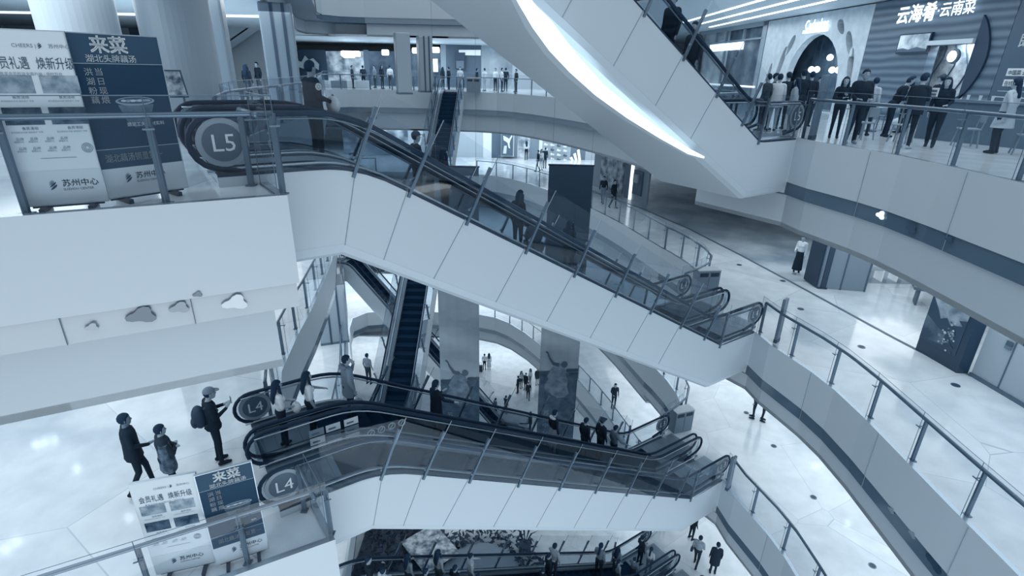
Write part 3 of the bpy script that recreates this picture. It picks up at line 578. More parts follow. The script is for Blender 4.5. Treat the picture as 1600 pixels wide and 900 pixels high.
# ------------------------------------------------------------------ poster stands
def stand(loc, ang, label, kind, w=.8, h=1.87, group='poster stands behind the platform railings'):
    L = Vector(loc); X = Vector((math.cos(ang), math.sin(ang), 0)); Nn = Vector((X.y, -X.x, 0)); t = thing('poster_stand', label, 'poster stand', loc, group=group)
    fr = lambda a, b, o=0: L+X*a+Nn*o+Vector((0, 0, b))
    B = lambda m, a, b, c, d, mt, o=.002: fpoly(m, [(a-w/2, b), (c-w/2, b), (c-w/2, d), (a-w/2, d)], fr, o, .001, mt)
    k = w/.8; z0 = .07; m = MB(); fpoly(m, [(-w/2-.012, z0-.012), (w/2+.012, z0-.012), (w/2+.012, h+.012), (-w/2-.012, h+.012)], fr, -.002, .05, M(.75, .3, .4)); m.build('frame', t)
    m = MB(); m.box(fr(-w*.3, .03, -.02), (.05, .4, .05), DARK, rz=ang); m.box(fr(w*.3, .03, -.02), (.05, .4, .05), DARK, rz=ang); m.box(fr(0, .05, -.03), (w*.9, .03, .03), DARK, rz=ang); m.build('foot', t)
    m = MB(); tx = lambda s, a, b, sz, mt, bd=0, sx=1, al='l': m.text(s, fr(a-w/2, b, .006), X, (0, 0, 1), sz, mt, bd, al, sx)
    ink = M(.18); grey = M(.5)
    if kind == 'light':
        B(m, 0, z0, w, h, M(.84, .6), 0); B(m, 0, z0, w, z0+.38, M(.78, .6))
        tx('CHEERS | ', .28, h-.16, .05, M(.45)); sw(m, fr, .5-w/2, h-.15, .055); tx('苏州中心', .58, h-.16, .045, M(.4))
        tx('会员礼遇', .06, h-.36, .13, ink, 0, .62); tx('焕新升级', .44, h-.36, .13, ink, 0, .62); tx('尊享会员权益全面升级 | 限时开启', .12, h-.43, .035, grey)
        for (c, r_, tt) in ((.04, 1.26, .5), (.43, 1.26, .55), (.04, .94, .2), (.43, .94, .22)):
            B(m, c, r_, c+.33, r_+.18, M_noise('photo_print_%d' % int(tt*100), max(tt-.14, 0), tt+.12, 9), .003); tx('会员活动', c+.12, r_-.05, .035, ink); tx('即日起至本月底 指定商户 专享', c+.02, r_-.085, .02, grey)
        for r_ in (.78, .68):
            for c in (.08, .2, .34, .46): tx('品牌', c, r_, .035, grey); tx('满赠好礼', c-.02, r_-.025, .022, grey)
        for rad in (.05, .035, .02): m.tube([fr(.68-w/2+rad*math.cos(2*PI*q/16), .68+rad*math.sin(2*PI*q/16), .005) for q in range(16)], .003, grey, 4, True)
        B(m, .24, .58, .56, .585, grey, .004)
    else:
        B(m, 0, z0, w, h, M(.1, .35), 0); B(m, 0, h-.3, w, h, M(.17, .4)); B(m, 0, h-.305, w, h-.3, M(.7)); B(m, 0, z0, w, z0+.34, M(.78, .6)); B(m, 0, z0+.34, w, z0+.56, M(.15, .4)); B(m, 0, z0+.56, w, z0+.565, M(.7))
        tx('来菜', .4, h-.175, .19, M(.95), .03, 1.0, 'c'); tx('湖北头牌藕汤', .4, h-.28, .085, M(.92), .015, 1.0, 'c')
        for q, ch in enumerate('当日现煨'): tx(ch, .2, h-.42-.1*q, .085, M(.8), .01)
        for q, ch in enumerate('洪湖粉藕'): tx(ch, .1, h-.42-.1*q, .085, M(.8), .01)
        # soup bowl print
        for (rx, rz_, tt, cz, o) in ((.21, .05, .55, 1.16, .003), (.185, .036, .25, 1.165, .004)): fpoly(m, [(.08+rx*math.cos(2*PI*q/24), cz+rz_*math.sin(2*PI*q/24)) for q in range(24)], fr, o, .001, M(tt))
        random.seed(4)
        for q in range(16): a = random.uniform(-.14, .14); fpoly(m, [(.08+a+.028*math.cos(2*PI*i/7+q), 1.165+random.uniform(-.003, .003)+.014*math.sin(2*PI*i/7+q)) for i in range(7)], fr, .005+q*.0002, .001, M(.5+.3*random.random()))
        fpoly(m, [(-.11, 1.12), (.27, 1.12), (.2, .92), (.14, .86), (.02, .86), (-.05, .92)], fr, .0025, .001, M_noise('bowl_print', .12, .42, 3))
        tx('煨足工夫 真材实料', .4, .88, .05, M(.75)); tx('湖北藕汤销量第一', .4, z0+.42, .1, M(.6), .012, .78, 'c'); tx('苏州', .6, .75, .04, M(.8))
    c = .24
    sw(m, fr, c-w/2+.02, z0+.2, .11); tx('苏州中心', c+.12, z0+.2, .085, ink, .01); tx('SUZHOU CENTER', c+.12, z0+.15, .035, ink)
    o = m.build('printed_panel', t)
    for i, mt in enumerate(m.mats):
        q = mt.copy(); b_ = q.node_tree.nodes['Principled BSDF']; b_.inputs['Roughness'].default_value = .85; b_.inputs['Specular IOR Level'].default_value = .1; o.data.materials[i] = q
    return t
def sw(m, fr, a, b, s):
    mt = M(.14)
    for (dx, dz, k, tt) in ((0, 0, 1.0, .14), (-.02, .35, .95, .14), (-.05, .62, .75, .4), (-.05, .85, .6, .5)):
        P = []
        for q in range(9): th = -PI*.55+q/8*PI*.55; P.append((a+s*(dx+k*(.05+.75*math.cos(th*.8)-.3)), b+s*(dz*.8-.35+k*.55*(q/8)**1.2)))
        Q = [(x-.16*s*k*math.sin(PI*i/8)-.02*s, z+.1*s*k*math.sin(PI*i/8)) for i, (x, z) in enumerate(P)]
        fpoly(m, P+list(reversed(Q)), fr, .006, .001, M(tt))
pA = math.atan2(.477, .879)
def between(a, b): d = b-a; return (a+b)/2, math.atan2(d.y, d.x)
for z, pts, labs in ((0, ((45, 332), (172, 322), (168, 320), (296, 300)), ('pale membership poster stand above, at the left picture edge', 'dark soup poster stand above, beside the L5 disc')),
                     (-6, ((246, 903), (341, 882), (340, 888), (421, 861)), ('pale membership poster stand below, behind the lower railing', 'dark soup poster stand below, near the lower L4 disc'))):
    a, b, c, d = [uz(p[0], p[1], z) for p in pts]
    for (u, v, l, kd) in ((a, b, labs[0], 'light'), (c, d, labs[1], 'dark')):
        mid, an = between(u, v); stand((mid.x, mid.y, z), an, l, kd, (v-u).length*.98)

# ------------------------------------------------------------------ hanging banners
def banner(x0, x1, Y, ztop, zbot, label, dark_top, zf):
    t = thing('hanging_banner', label, 'banner', ((x0+x1)/2, Y, ztop), group='tall banners hanging in the atrium'); w = x1-x0; fr = lambda a, b, o=0: Vector((x0+a*w, Y-o, b))
    m = MB(); n = 24
    m.add([Vector((x0+w*i/n, Y+.015*math.sin(i*1.1), z)) for z in (ztop, zbot) for i in range(n+1)], [(i, i+1, n+2+i, n+1+i) for i in range(n)], M_noise('banner_cloth', .5, .72, .28, .8, 'noise', (1, 1, 2.2))); m.build('cloth', t, smooth=True)
    m = MB(); m.tube([(x0-.03, Y, ztop), (x1+.03, Y, ztop)], .03, DARK, 8); m.build('top_rod', t); m = MB(); m.tube([(x0+.1, Y, ztop), (x0+.1, Y, ztop+7)], .004, STEEL, 4); m.tube([(x1-.1, Y, ztop), (x1-.1, Y, ztop+7)], .004, STEEL, 4); m.build('wire', t)
    m = MB(); m.add([fr(0, ztop-.03, .03), fr(1, ztop-.03, .03), fr(1, dark_top, .03), fr(0, dark_top, .03)], [(0, 1, 2, 3)], M(.12, .8)) if dark_top else None
    fpoly(m, [(0, zbot), (1, zbot), (1, zf+.12), (.6, zf+.05), (.3, zf), (0, zf-.02)], fr, .032, .002, M_noise('grass_print', .1, .3, 2.5, .8))
    fpoly(m, [(0, zf-.02), (.3, zf), (.32, zf+.14), (0, zf+.1)], fr, .034, .002, M(.14)); fpoly(m, [(.68, zf+.1), (1, zf+.15), (1, zf+.28), (.7, zf+.24)], fr, .034, .002, M(.14))
    fpoly(m, [(.16, zf-.75), (.15, zf-.5), (.24, zf-.25), (.2, zf-.12), (.26, zf+.08), (.32, zf+.25), (.4, zf+.38), (.5, zf+.42), (.6, zf+.36), (.66, zf+.2), (.69, zf-.05), (.75, zf-.3), (.74, zf-.6), (.8, zf-.9), (.7, zf-1.1), (.5, zf-1.15), (.34, zf-1.0), (.26, zf-.85)], fr, .036, .002, M_noise('robe_print', .3, .52, 3.0, .8))
    fpoly(m, [(.64+.08*math.cos(2*PI*k/18), zf+.46+.15*math.sin(2*PI*k/18)) for k in range(18)], fr, .04, .002, M(.24))
    fpoly(m, [(.5, zf+.5), (.36, zf+.55), (.27, zf+.75), (.2, zf+1.02), (.15, zf+1.06), (.13, zf+1.0), (.18, zf+.95), (.24, zf+.68), (.33, zf+.42), (.5, zf+.35)], fr, .038, .002, M(.2))
    for q, ch in enumerate('苏州中心'): m.text(ch, fr(.14, zbot+2.1-.32*q, .045), (1, 0, 0), (0, 0, 1), .26, M(.5))
    m.build('printed_picture', t)
Yb = 19.0
banner(uY(858, 258, Yb).x, uY(928, 259, Yb).x, Yb, uY(890, 258, Yb).z, -14.0, 'tall banner whose dark top shows above the middle escalator, nearer the L4 landing', -5.4, uY(878, 584, Yb).z)
banner(uY(677, 258, Yb).x, uY(748, 259, Yb).x, Yb, uY(715, 260, Yb).z, -14.2, 'tall cloud picture banner beside the long dark escalator', -1.9, uY(715, 597, Yb).z)

# ------------------------------------------------------------------ columns
def column(x, y, r, z0, z1, label, rnd=True, slits=False, t=.72, group='columns'):
    c = thing('column', label, 'column', (x, y, z0), group=None); m = MB()
    if rnd: m.tube([(x, y, z0), (x, y, z1)], r, M(t, .35), 40, caps=True); m.build('shaft', c, smooth=False).data.polygons.foreach_set('use_smooth', [True]*0) if False else m.build('shaft', c)
    else: m.box((x, y, (z0+z1)/2), (2*r, 2*r, z1-z0), M(t, .4), rz=.35); m.build('shaft', c, bevel=.06)
    if slits:
        m = MB(); R = Matrix.Rotation(.35, 3, 'Z')
        for s in (-.25, .45): q = Vector((x, y, 0))+R@Vector((s*r, -r-.01, 0)); m.box((q.x, q.y, (z0+z1)/2), (.1, .03, z1-z0-.02), M(.16), rz=.35)
        m.build('dark_slit', c)
    m = MB(); (m.tube([(x, y, z0), (x, y, z0+.12)], r+.02, STEEL, 32) if rnd else m.box((x, y, z0+.06), (2*r+.04, 2*r+.04, .12), STEEL, rz=.35)); m.build('plinth', c)
column(-9.15, 12.3, .72, 0, 3.6, 'bright round column at top left above the pale poster stand', t=.86)
column(-7.75, 13.4, .74, 0, 3.6, 'round column behind the L5 escalator handrails', t=.66)
column(-8.75, 16.6, .5, 0, 3.6, 'slimmer column just right of the round one behind L5', False, t=.6)
column(-8.65, 21.3, .55, 0, 3.6, 'square column with dark slits behind the man at the L5 landing', False, True, .5)
q = uz(632, 147, 0); column(q.x, q.y, .45, 0, 3.6, 'far fifth floor column left of the pair', False, False, .62); q = uz(668, 147, 0); column(q.x-.55, q.y+2.9, .48, 0, 3.6, 'far fifth floor column right of the pair, by the long escalator', False, True, .6)
column(-9.5, 25.6, .7, -12, -8.6, 'column with two dark slits on the third floor left gallery', False, True, .6)
column(-9.8, 24.9, .6, -6, -2.6, 'pale column on the fourth floor left gallery', False, False, .7)
st = thing('striped_partition', 'dark and white striped partition behind the upper L4 disc', 'partition', (-8.6, 13.2, -6)); k = 0
for i, tt in enumerate((.15, .95, .3, .95, .12, .4)): m = MB(); c = Vector((-8.9, 12.6, -6))+Vector((.62, .5, 0))*(.42*i); m.box((c.x, c.y, -4.3), (.34, .2, 3.35), M(tt, .4), rz=.68); m.build('stripe', st)

# ------------------------------------------------------------------ far shops, fifth floor (placed on the wall line 10 m behind the railing)
def wallY(Y): return lambda a, b, o=0: Vector((a, Y-o, b))
def far_panel(name, px, Y, mat, label, cat, th=.2, off=0, zmin=None, parent=None):
    x0, y0, x1, y1 = px; a = uY(x0, y1, Y); b = uY(x1, y1, Y); c = uY(x1, y0, Y); d = uY(x0, y0, Y); zb = zmin if zmin is not None else min(a.z, b.z)
    m = MB(); fpoly(m, [(a.x, zb), (b.x, zb), (c.x+(b.x-c.x), c.z), (a.x, d.z)], wallY(Y), off, th, mat); o = m.build(name, parent); 
    if parent is None: tag(o, label, cat)
    return o
sf = thing('shop_front', 'row of far fifth floor shop fronts behind the seated crowd', 'shop front', (-10, 53, 0))
for (x0, y0, x1, y1, mt, nm) in ((440, 78, 470, 120, M(.5), 'wall_panel'), (466, 78, 515, 142, M(.06), 'wall_panel'), (515, 80, 572, 142, M_noise('kitchen', .3, .9, 1.3), 'shop_window'), (572, 78, 580, 142, M(.3), 'wall_panel'), (580, 80, 622, 142, M_noise('bar_inside', .05, .3, 1.1), 'shop_window'),
                                 (622, 80, 690, 142, M_noise('bar_inside2', .08, .36, 1.0), 'shop_window'), (690, 70, 698, 142, M(.6), 'wall_panel'), (698, 70, 752, 142, M(.3), 'wall_panel'), (752, 70, 765, 142, M(.68), 'wall_panel'), (765, 70, 800, 142, M_noise('pale_shop', .5, .8, .6), 'shop_window'), (800, 60, 900, 142, M(.75), 'wall_panel')):
    far_panel(nm, (x0, y0, x1, y1), 53, mt, '', '', parent=sf, zmin=0)
far_panel('lit_sign', (717, 78, 751, 86), 52.6, M(.8, .5, 0, .5), '', '', parent=sf); far_panel('lit_window', (672, 92, 684, 112), 52.6, GLOW, '', '', parent=sf)
far_panel('screen_frame', (711, 82, 727, 108), 52.5, M(.12), '', '', parent=sf); far_panel('screen', (713, 95, 725, 107), 52.4, M(.35), '', '', parent=sf)
m = MB(); P = wallY(52.7); cx = uY(482, 100, 52.7)
fpoly(m, [(cx.x+dx, cx.z+dz) for dx, dz in ((-1.2, -.2), (-.9, .3), (-.6, .15), (-.2, .7), (.1, .35), (.5, .5), (1.0, 0), (.9, -.5), (.3, -.1), (-.5, -.4))], P, .1, .05, M(.55)); m.build('wall_logo', sf)
for k, (x, y, w, l) in enumerate(((590, 84, 3.6, 'wide glowing lamp above the far kitchen'), (602, 82, 1.3, 'bright square lamp over the far bar'), (650, 79, 1.4, 'bright lamp between the far columns'), (676, 78, 2.6, 'glowing lamp box right of the far columns'), (545, 86, 2.2, 'glowing lamp left of the wide far one'))):
    q = uY(x if k else 548, y, 50); m = MB(); m.box((q.x, 50, min(q.z, 3.1)), (w*.45, .4, .45), GLOW_S); tag(m.build('ceiling_lamp', bevel=.1), l, 'lamp', 'lamps over the far fifth floor')
bt = thing('counter_run', 'low pale and grey counter blocks along the far fifth floor railing', 'counter', (-9, 44, 0))
for k, (x0, x1, tt) in enumerate(((500, 518, .85), (518, 543, .45), (543, 557, .9), (557, 577, .8))): far_panel('block', (x0, 126, x1, 141), 44.5, M(tt), '', '', .6, zmin=0, parent=bt)

# fourth floor, far shops
s4 = thing('shop_front', 'far fourth floor sports shop fronts with shoe wall and pale walls', 'shop front', (-1, 51, -6)); Y4 = 50.5
for (x0, y0, x1, y1, mt, nm) in ((540, 200, 640, 262, M_noise('busy_shop', .2, .85, .9), 'shop_window'), (640, 200, 700, 262, M(.7), 'wall_panel'), (700, 200, 755, 245, M(.72), 'wall_panel'), (755, 200, 768, 245, M(.95), 'wall_panel'), (768, 200, 782, 250, M(.3), 'wall_panel'), (782, 200, 808, 252, M(.5), 'wall_panel'), (808, 200, 827, 252, M_noise('lit_rack', .45, 1, 1.6), 'shop_window'), (827, 200, 841, 258, M(.5), 'wall_panel'), (841, 200, 846, 262, M(1), 'wall_panel'),
                                 (846, 200, 890, 264, M(.74), 'shoe_wall'), (890, 200, 912, 268, M(.42), 'wall_panel'), (912, 195, 960, 275, M(.74), 'wall_panel')):
    far_panel(nm, (x0, y0, x1, y1), Y4, mt, '', '', parent=s4, zmin=-6)
pf = far_panel('framed_picture', (783, 205, 803, 243), Y4-.3, M(.95), 'framed poster with a white leaping cat on the far fourth floor', 'poster', zmin=-5.8)
q = uY(793, 224, Y4-.6); m = MB(); fr = wallY(Y4-.6); fpoly(m, [(q.x-.55, -5.7), (q.x+.5, -5.7), (q.x+.5, q.z+1.0), (q.x-.55, q.z+1.0)], fr, 0, .02, M(.3))
fpoly(m, [(q.x+dx*.9, q.z+dz*.9) for dx, dz in ((-.45, .75), (-.1, .6), (.15, .45), (.42, .85), (.48, .7), (.3, .35), (.2, .0), (.28, -.5), (.12, -.45), (0, .05), (-.2, .2), (-.4, .3))], fr, .03, .02, M(.98)); fpoly(m, [(q.x-.4, -5.5), (q.x-.1, -5.5), (q.x-.05, -4.8), (q.x-.3, -4.8)], fr, .03, .02, M(.9)); o = m.build('print', pf)
m = MB(); q = uY(901, 243, Y4-.3)
for k, h in enumerate((.35, .7, 1.05)): x = q.x-.45+k*.32; fpoly(m, [(x, q.z-.45), (x+.24, q.z-.45), (x+.02-.0, q.z-.45+h), (x-.2, q.z-.45+h-.12)], wallY(Y4-.3), .1, .05, M(1, .5, 0, .6))
m.build('three_bar_logo', s4)
for r_ in range(6):
    for c_ in range(4):
        q = uY(853+10*c_, 219+7.2*r_+1.6*c_*.6, Y4-.35); m = MB(); m.ell((q.x, q.y, q.z), (.2, .1, .09), M(.98 if (r_+c_) % 3 else .25), 8, 5); m.ell((q.x-.08, q.y, q.z+.07), (.09, .07, .09), M(.98 if (r_+c_) % 3 else .25), 8, 5); o = m.build('shoe')
        tag(o, 'sports shoe on the far shoe wall, row %s from top, column %s' % (('one', 'two', 'three', 'four', 'five', 'six')[r_], ('one', 'two', 'three', 'four')[c_]), 'shoe', 'shoes on the far shoe wall')
QA = Vector((5.2, 39.5, 0)); QB = Vector((9.4, 30.0, 0)); QD = (QB-QA).normalized(); QN = Vector((-QD.y, QD.x, 0)); QN = QN if QN.x < 0 else -QN
def Q(a, b, o=0): return QA+QD*a+QN*o+Vector((0, 0, b))
def qpx(x, y):
    p = uplane(x, y, QA, QN); return ((p-QA).dot(QD), p.z)
s5 = thing('shop_front', 'fourth floor wall with city picture, lit slot and display beyond the two walkers', 'shop front', QA+Vector((0, 0, -6)))
def qpanel(nm, x0, y0, x1, y1, mt, off, par, zmin=None):
    a = qpx(x0, y1); b = qpx(x1, y1); t_ = qpx((x0+x1)/2, y0)[1]; zb = zmin if zmin is not None else min(a[1], b[1]); m = MB(); fpoly(m, [(a[0], zb), (b[0], zb), (b[0], t_), (a[0], t_)], Q, off, .12, mt); return m.build(nm, par)
qpanel('wall_panel', 925, 215, 1012, 300, M(.6), 0, s5, -6); pc = qpanel('city_picture', 939, 236, 974, 290, M_noise('city_print', .25, .85, 2.2), .15, s5); qpanel('lit_slot', 984, 245, 987, 303, GLOW, .1, s5, -6)
qpanel('display_panel', 989, 266, 1003, 302, M(.34), .1, s5); qpanel('display_lettering', 993, 272, 1000, 284, M(.7), .22, s5); qpanel('dark_opening', 976, 240, 983, 300, M(.4), .05, s5, -6)

# fourth floor, right: shop zone behind the corridor line
line = [(5.3, 36.3), (7.7, 31.9), (9.3, 27.4), (10.3, 23.5), (11.1, 20.0), (11.6, 17.6), (12.1, 15.2), (12.35, 14.2), (12.8, 12.9)]
m = MB(); m.prism(line[:5]+[(30, 20.0), (30, 36.3)], -5.999, -5.99, SHOPF); struct('floor', m)
m = MB(); m.strip([(a-.05, b, -5.985) for a, b in line], [(a+.06, b, -5.985) for a, b in line], M(.3)); struct('trim_20', m)
kb = thing('wall_block', 'closed grey shop front block with near black side, beside the long skirted woman', 'shop front', (12, 19.2, -6))
a = uz(1257, 437, -6); b = uz(1276, 450, -6); c = uz(1352, 456, -6); d = c+(a-b)
m = MB(); m.prism([(a.x, a.y), (b.x, b.y), (c.x, c.y), (d.x, d.y)], -6, -3.5, M(.5, .5)); m.build('body', kb)
u = (b-a).normalized(); w_ = Vector((-u.y, u.x, 0)); w_ = w_ if w_.x < 0 else -w_
m = MB(); m.beam(a+w_*.03+Vector((0, 0, 1.25)), b+w_*.03+Vector((0, 0, 1.25)), .05, 2.4, M(.06)); m.build('dark_panel', kb)
v = (c-b); vn = v.normalized(); nn = Vector((vn.y, -vn.x, 0)); m = MB()
for k in (0, .48, .97): q = b+v*k+nn*.02; m.beam((q.x, q.y, -6), (q.x, q.y, -3.5), .04, .03, JOINT)
m.build('panel_joint', kb); m = MB(); q = b+vn*.0+nn*.04; m.beam(b+nn*.05+Vector((0, 0, .0)), b+vn*.35+nn*.05, .06, .1, M(.1)); m.build('kick_plate', kb)
m = MB(); m.beam(b+nn*.03+vn*.12+Vector((0, 0, 1.25)), b+nn*.03+vn*.3+Vector((0, 0, 1.25)), .05, 2.4, M(.1)); m.build('dark_panel', kb)
sh = thing('display_shelf', 'lit shop shelving and low tables beside the jewellery poster box', 'shelf', (15, 18.5, -6)); random.seed(3)
q0 = uz(1395, 470, -6)
for k in range(5):
    m = MB(); m.box((q0.x+.2+k*.6, q0.y+2.2, -5.1), (.05, .5, 1.8), M(.9, .5, 0, .25)); m.build('upright', sh)
for k in range(3): m = MB(); m.box((q0.x+1.4, q0.y+2.2, -5.5+k*.5), (2.6, .5, .05), M(.75)); m.build('shelf_board', sh)
tb = thing('display_table', 'low dark edged display table with bags left of the jewellery poster box', 'table', uz(1440, 475, -6)); q = uz(1440, 478, -6)
m = MB(); m.box((q.x+.4, q.y, -5.35), (1.5, .7, .1), M(.3), rz=-.5); m.build('table_top', tb); 
for sx in (-.6, .6): m = MB(); m.box((q.x+.4+sx*.8, q.y-sx*.45, -5.7), (.06, .5, .6), M(.25), rz=-.5); m.build('leg', tb)
for k in range(6): m = MB(); m.ell((q.x+.4+(k-2.5)*.2, q.y-(k-2.5)*.11, -5.22), (.09, .12, .07), M((.9, .3, .7, .15, .85, .5)[k]), 8, 6); tag(m.build('small_bag'), ('%s small bag on the display table, counted from its far end' % ('first', 'second', 'third', 'fourth', 'fifth', 'sixth')[k]), 'bag', 'bags on the display table')
# jewellery poster box
a = uz(1430, 546, -6); b = uz(1494, 583, -6); c = uz(1512, 584, -6); u = (b-a).normalized(); back = (c-b); d = a+back
bx = thing('poster_box', 'large near black poster box showing a hand above jewels on the fourth floor', 'poster box', a); m = MB(); m.prism([(a.x, a.y), (b.x, b.y), (c.x, c.y), (d.x, d.y)], -6, -3.75, M(.09, .3)); m.build('case', bx)
nn = Vector((u.y, -u.x, 0)); nn = nn if nn.dot(CO-a) > 0 else -nn; L = (b-a).length; fr = lambda p, z, o=0: a+u*p*L+nn*o+Vector((0, 0, z))
m = MB(); fpoly(m, [(.0, .42), (.86, .42), (.86, 2.2), (.0, 2.2)], fr, .01, .005, M(.14, .4))
fpoly(m, [(.1, 2.2), (.62, 2.2), (.86, 1.75), (.86, 1.5), (.7, 1.42), (.8, 1.3), (.55, 1.2), (.45, 1.35), (.32, 1.25), (.2, 1.5), (.05, 1.75)], fr, .018, .005, M_noise('hand_print', .35, .7, 3))
fpoly(m, [(.0, 1.2), (.3, 1.0), (.52, .9), (.5, .55), (.2, .5), (.0, .7)], fr, .016, .004, M_noise('arm_print', .14, .4, 2))
random.seed(11)
for k in range(46): p = .6+random.gauss(0, .08); z = .85+random.gauss(0, .2); z = max(.46, min(z, 1.3)); r_ = random.uniform(.015, .04); fpoly(m, [(p+r_*math.cos(i*1.26+k), z+r_*1.2*math.sin(i*1.26+k)) for i in range(5)], fr, .02+k*.0003, .004, M(random.choice((.2, .5, .7, .85))))
m.build('printed_poster', bx)
# white wall panels to the right of the box
w0 = uz(1514, 586, -6); w1 = uz(1600, 637, -6); dd_ = (w1-w0).normalized(); m = MB(); m.beam(w0+Vector((.15, 0, 1.3)), w0+dd_*9+Vector((.15, 0, 1.3)), .25, 2.6, M(.7, .5)); 
for k in range(1, 6): q = w0+dd_*(1.15*k-.35)+Vector((0, 0, 1.3)); m.beam(q+Vector((.015, 0, -1.3)), q+Vector((.015, 0, 1.3)), .02, .03, JOINT)
m.beam(w0+Vector((0, 0, .05)), w0+dd_*9+Vector((0, 0, .05)), .04, .1, STEEL); struct('wall_right', m)
for k, (x, y) in enumerate(((1579, 537), (1576, 543))): q = uplane(x, y, w0, Vector((dd_.y, -dd_.x, 0))); m = MB(); m.box((q.x-.02, q.y, q.z), (.03, .16, .12 if k == 0 else .1), M(.25 if k == 0 else .4), rz=math.atan2(dd_.y, dd_.x)+PI/2); tag(m.build('wall_switch'), ('dark' if k == 0 else 'grey lower')+' switch plate on the white panel wall right of the poster box', 'switch')
# floor lights and hatches
for k, (x, y, z, l) in enumerate(((1155, 414, -6, 'dark round floor socket beside the litter bin area'), (1223, 439, -6, 'round floor socket near the grey shop floor'), (1251, 483, -6, 'round floor socket above the fourth floor totem'), (1346, 542, -6, 'pale round floor socket in the fourth floor corridor middle'), (1493, 602, -6, 'dark round floor socket below the jewellery poster box'),
                               (1209, 697, -12, 'round floor socket on the third floor near the two pairs of feet'), (1271, 777, -12, 'round floor socket in the middle of the third floor corridor'), (1363, 884, -12, 'round floor socket at the bottom picture edge'), (1166, 645, -12, 'small round floor socket beside the dark shoes'))):
    q = uz(x, y, z); m = MB(); m.tube([(q.x, q.y, z), (q.x, q.y, z+.012)], .11, STEEL, 20); m.tube([(q.x, q.y, z+.012), (q.x, q.y, z+.016)], .08, M(.12), 20); tag(m.build('floor_socket'), l, 'floor socket', 'round floor sockets')
# pebble shaped lights and mirrors in the dark fascia band
def pebble(p, along, s, t, label, emit=0):
    n = Vector((along.y, -along.x, 0)); n = n if n.dot(CO-p) > 0 else -n; pts = []
    for k in range(18):
        th = 2*PI*k/18; r_ = 1+.28*math.cos(3*th+.6); pts.append((s*1.25*r_*math.cos(th)*.5, s*r_*math.sin(th)*.42))
    fr = lambda a, b, o=0: p+along*a+n*o+Vector((0, 0, b)); m = MB(); fpoly(m, pts, fr, .03, .03, M(t, .2, 0, emit)); tag(m.build('pebble_light'), label, 'light', 'pebble shaped inlays in the glass fascia band')
for (x, y, X_, s, t, l, e_) in ((1377, 336, 8.5, .2, .95, 'glowing triangular pebble inlay, largest in the right fascia band', 1), (1325, 311, 8.4, .13, .85, 'small bright pebble inlay near the escalator end of the right fascia', .4), (1425, 357, 8.52, .2, .22, 'dark pebble inlay right of the glowing one', 0), (1484, 374, 8.52, .12, .22, 'small dark pebble inlay farther along the right fascia', 0)):
    p = uplane(x, y, Vector((X_, 0, 0)), Vector((1, 0, 0))); pebble(p-Vector((.0, 0, 0)), Vector((0, 1, 0)), s, t, l, e_)
Pd = Vector((PD.x, PD.y, 0)); Pn = Vector((Pd.y, -Pd.x, 0))
for (x, y, s, t, l) in ((222, 492, .23, .3, 'dark triangular pebble inlay in the left fascia band'), (368, 472, .22, .85, 'bright triangular pebble inlay near the left fascia corner'), (309, 459, .08, .32, 'tiny dark pebble inlay above the bright one'), (144, 510, .1, .62, 'faint small pebble inlay at far left of the band'), (281, 480, .16, .52, 'faint outlined pebble inlay in the left fascia middle')):
    p = uplane(x, y, Vector((PC.x, PC.y, 0)), Pn); pebble(p, Pd, s, t, l)
for (x, y, s, t, l) in ((1394, 797, .13, .5, 'upper pale pebble inlay in the fourth floor fascia band'), (1427, 835, .14, .5, 'lower pale pebble inlay in the fourth floor fascia band'), (1462, 880, .3, .12, 'long dark pebble inlay at the bottom of the fascia band')):
    p = uplane(x, y, Vector((8.52, 0, 0)), Vector((1, 0, 0))); pebble(p, Vector((0, 1, 0)), s, t, l)
q = uplane(1285, 703, Vector((8.7, 0, 0)), Vector((1, 0, 0))); sc_ = thing('security_camera', 'small black camera hanging below the fourth floor fascia', 'camera', q); m = MB(); m.ell(q-Vector((.05, 0, 0)), (.06, .09, .06), DARK, 10, 8); m.build('housing', sc_); m = MB(); m.tube([q-Vector((.05, 0, 0)), q+Vector((0, 0, .3)), q+Vector((.15, -.05, .42))], .012, DARK, 6); m.build('cable', sc_)

# spotlight washes: small real spot lamps over the far walls
def wash(p, tgt, e=60, ang=.7):
    l = bpy.data.lights.new('wall_washer', 'SPOT'); l.energy = e; l.spot_size = ang; l.spot_blend = .6; l.color = (.9, .95, 1); o = bpy.data.objects.new('wall_washer', l); o.location = p; o.rotation_euler = (Vector(tgt)-Vector(p)).to_track_quat('-Z', 'Y').to_euler(); COL.objects.link(o)
for (x, y) in ((615, 180), (648, 180), (731, 175), (820, 185), (841, 187), (905, 203), (917, 203), (930, 205)):
    q = uY(x, y, 41.0 if x < 800 else 36); wash(q+Vector((0, -.5, .25)), q+Vector((0, .15, -1.2)), 45)

# ------------------------------------------------------------------ ground-floor garden under the lowest escalator
gz = -24
cs = uz(752, 898, gz+.5)
gs = thing('round_stage', 'pale half round stage disc ringed by dark planting at bottom middle', 'stage', (cs.x, cs.y, gz)); m = MB(); m.tube([(cs.x, cs.y, gz), (cs.x, cs.y, gz+.5)], 2.1, M(.5, .5), 48); m.build('disc', gs)
m = MB(); random.seed(5)
for k in range(420):
    th = random.uniform(-.3, PI+.3); r_ = random.uniform(2.15, 3.5); p = Vector((cs.x+r_*math.cos(th), cs.y+r_*math.sin(th), gz+random.uniform(.1, .75))); s = random.uniform(.12, .28)
    R = Matrix.Rotation(random.uniform(0, 6), 3, 'Z')@Matrix.Rotation(random.uniform(-1, 1), 3, 'X'); m.add([p+R@Vector(v) for v in ((-s, 0, 0), (0, -s*.4, .04), (s, 0, 0), (0, s*.4, .04))], [(0, 1, 2, 3)], M(random.choice((.02, .06, .1, .2)), .6))
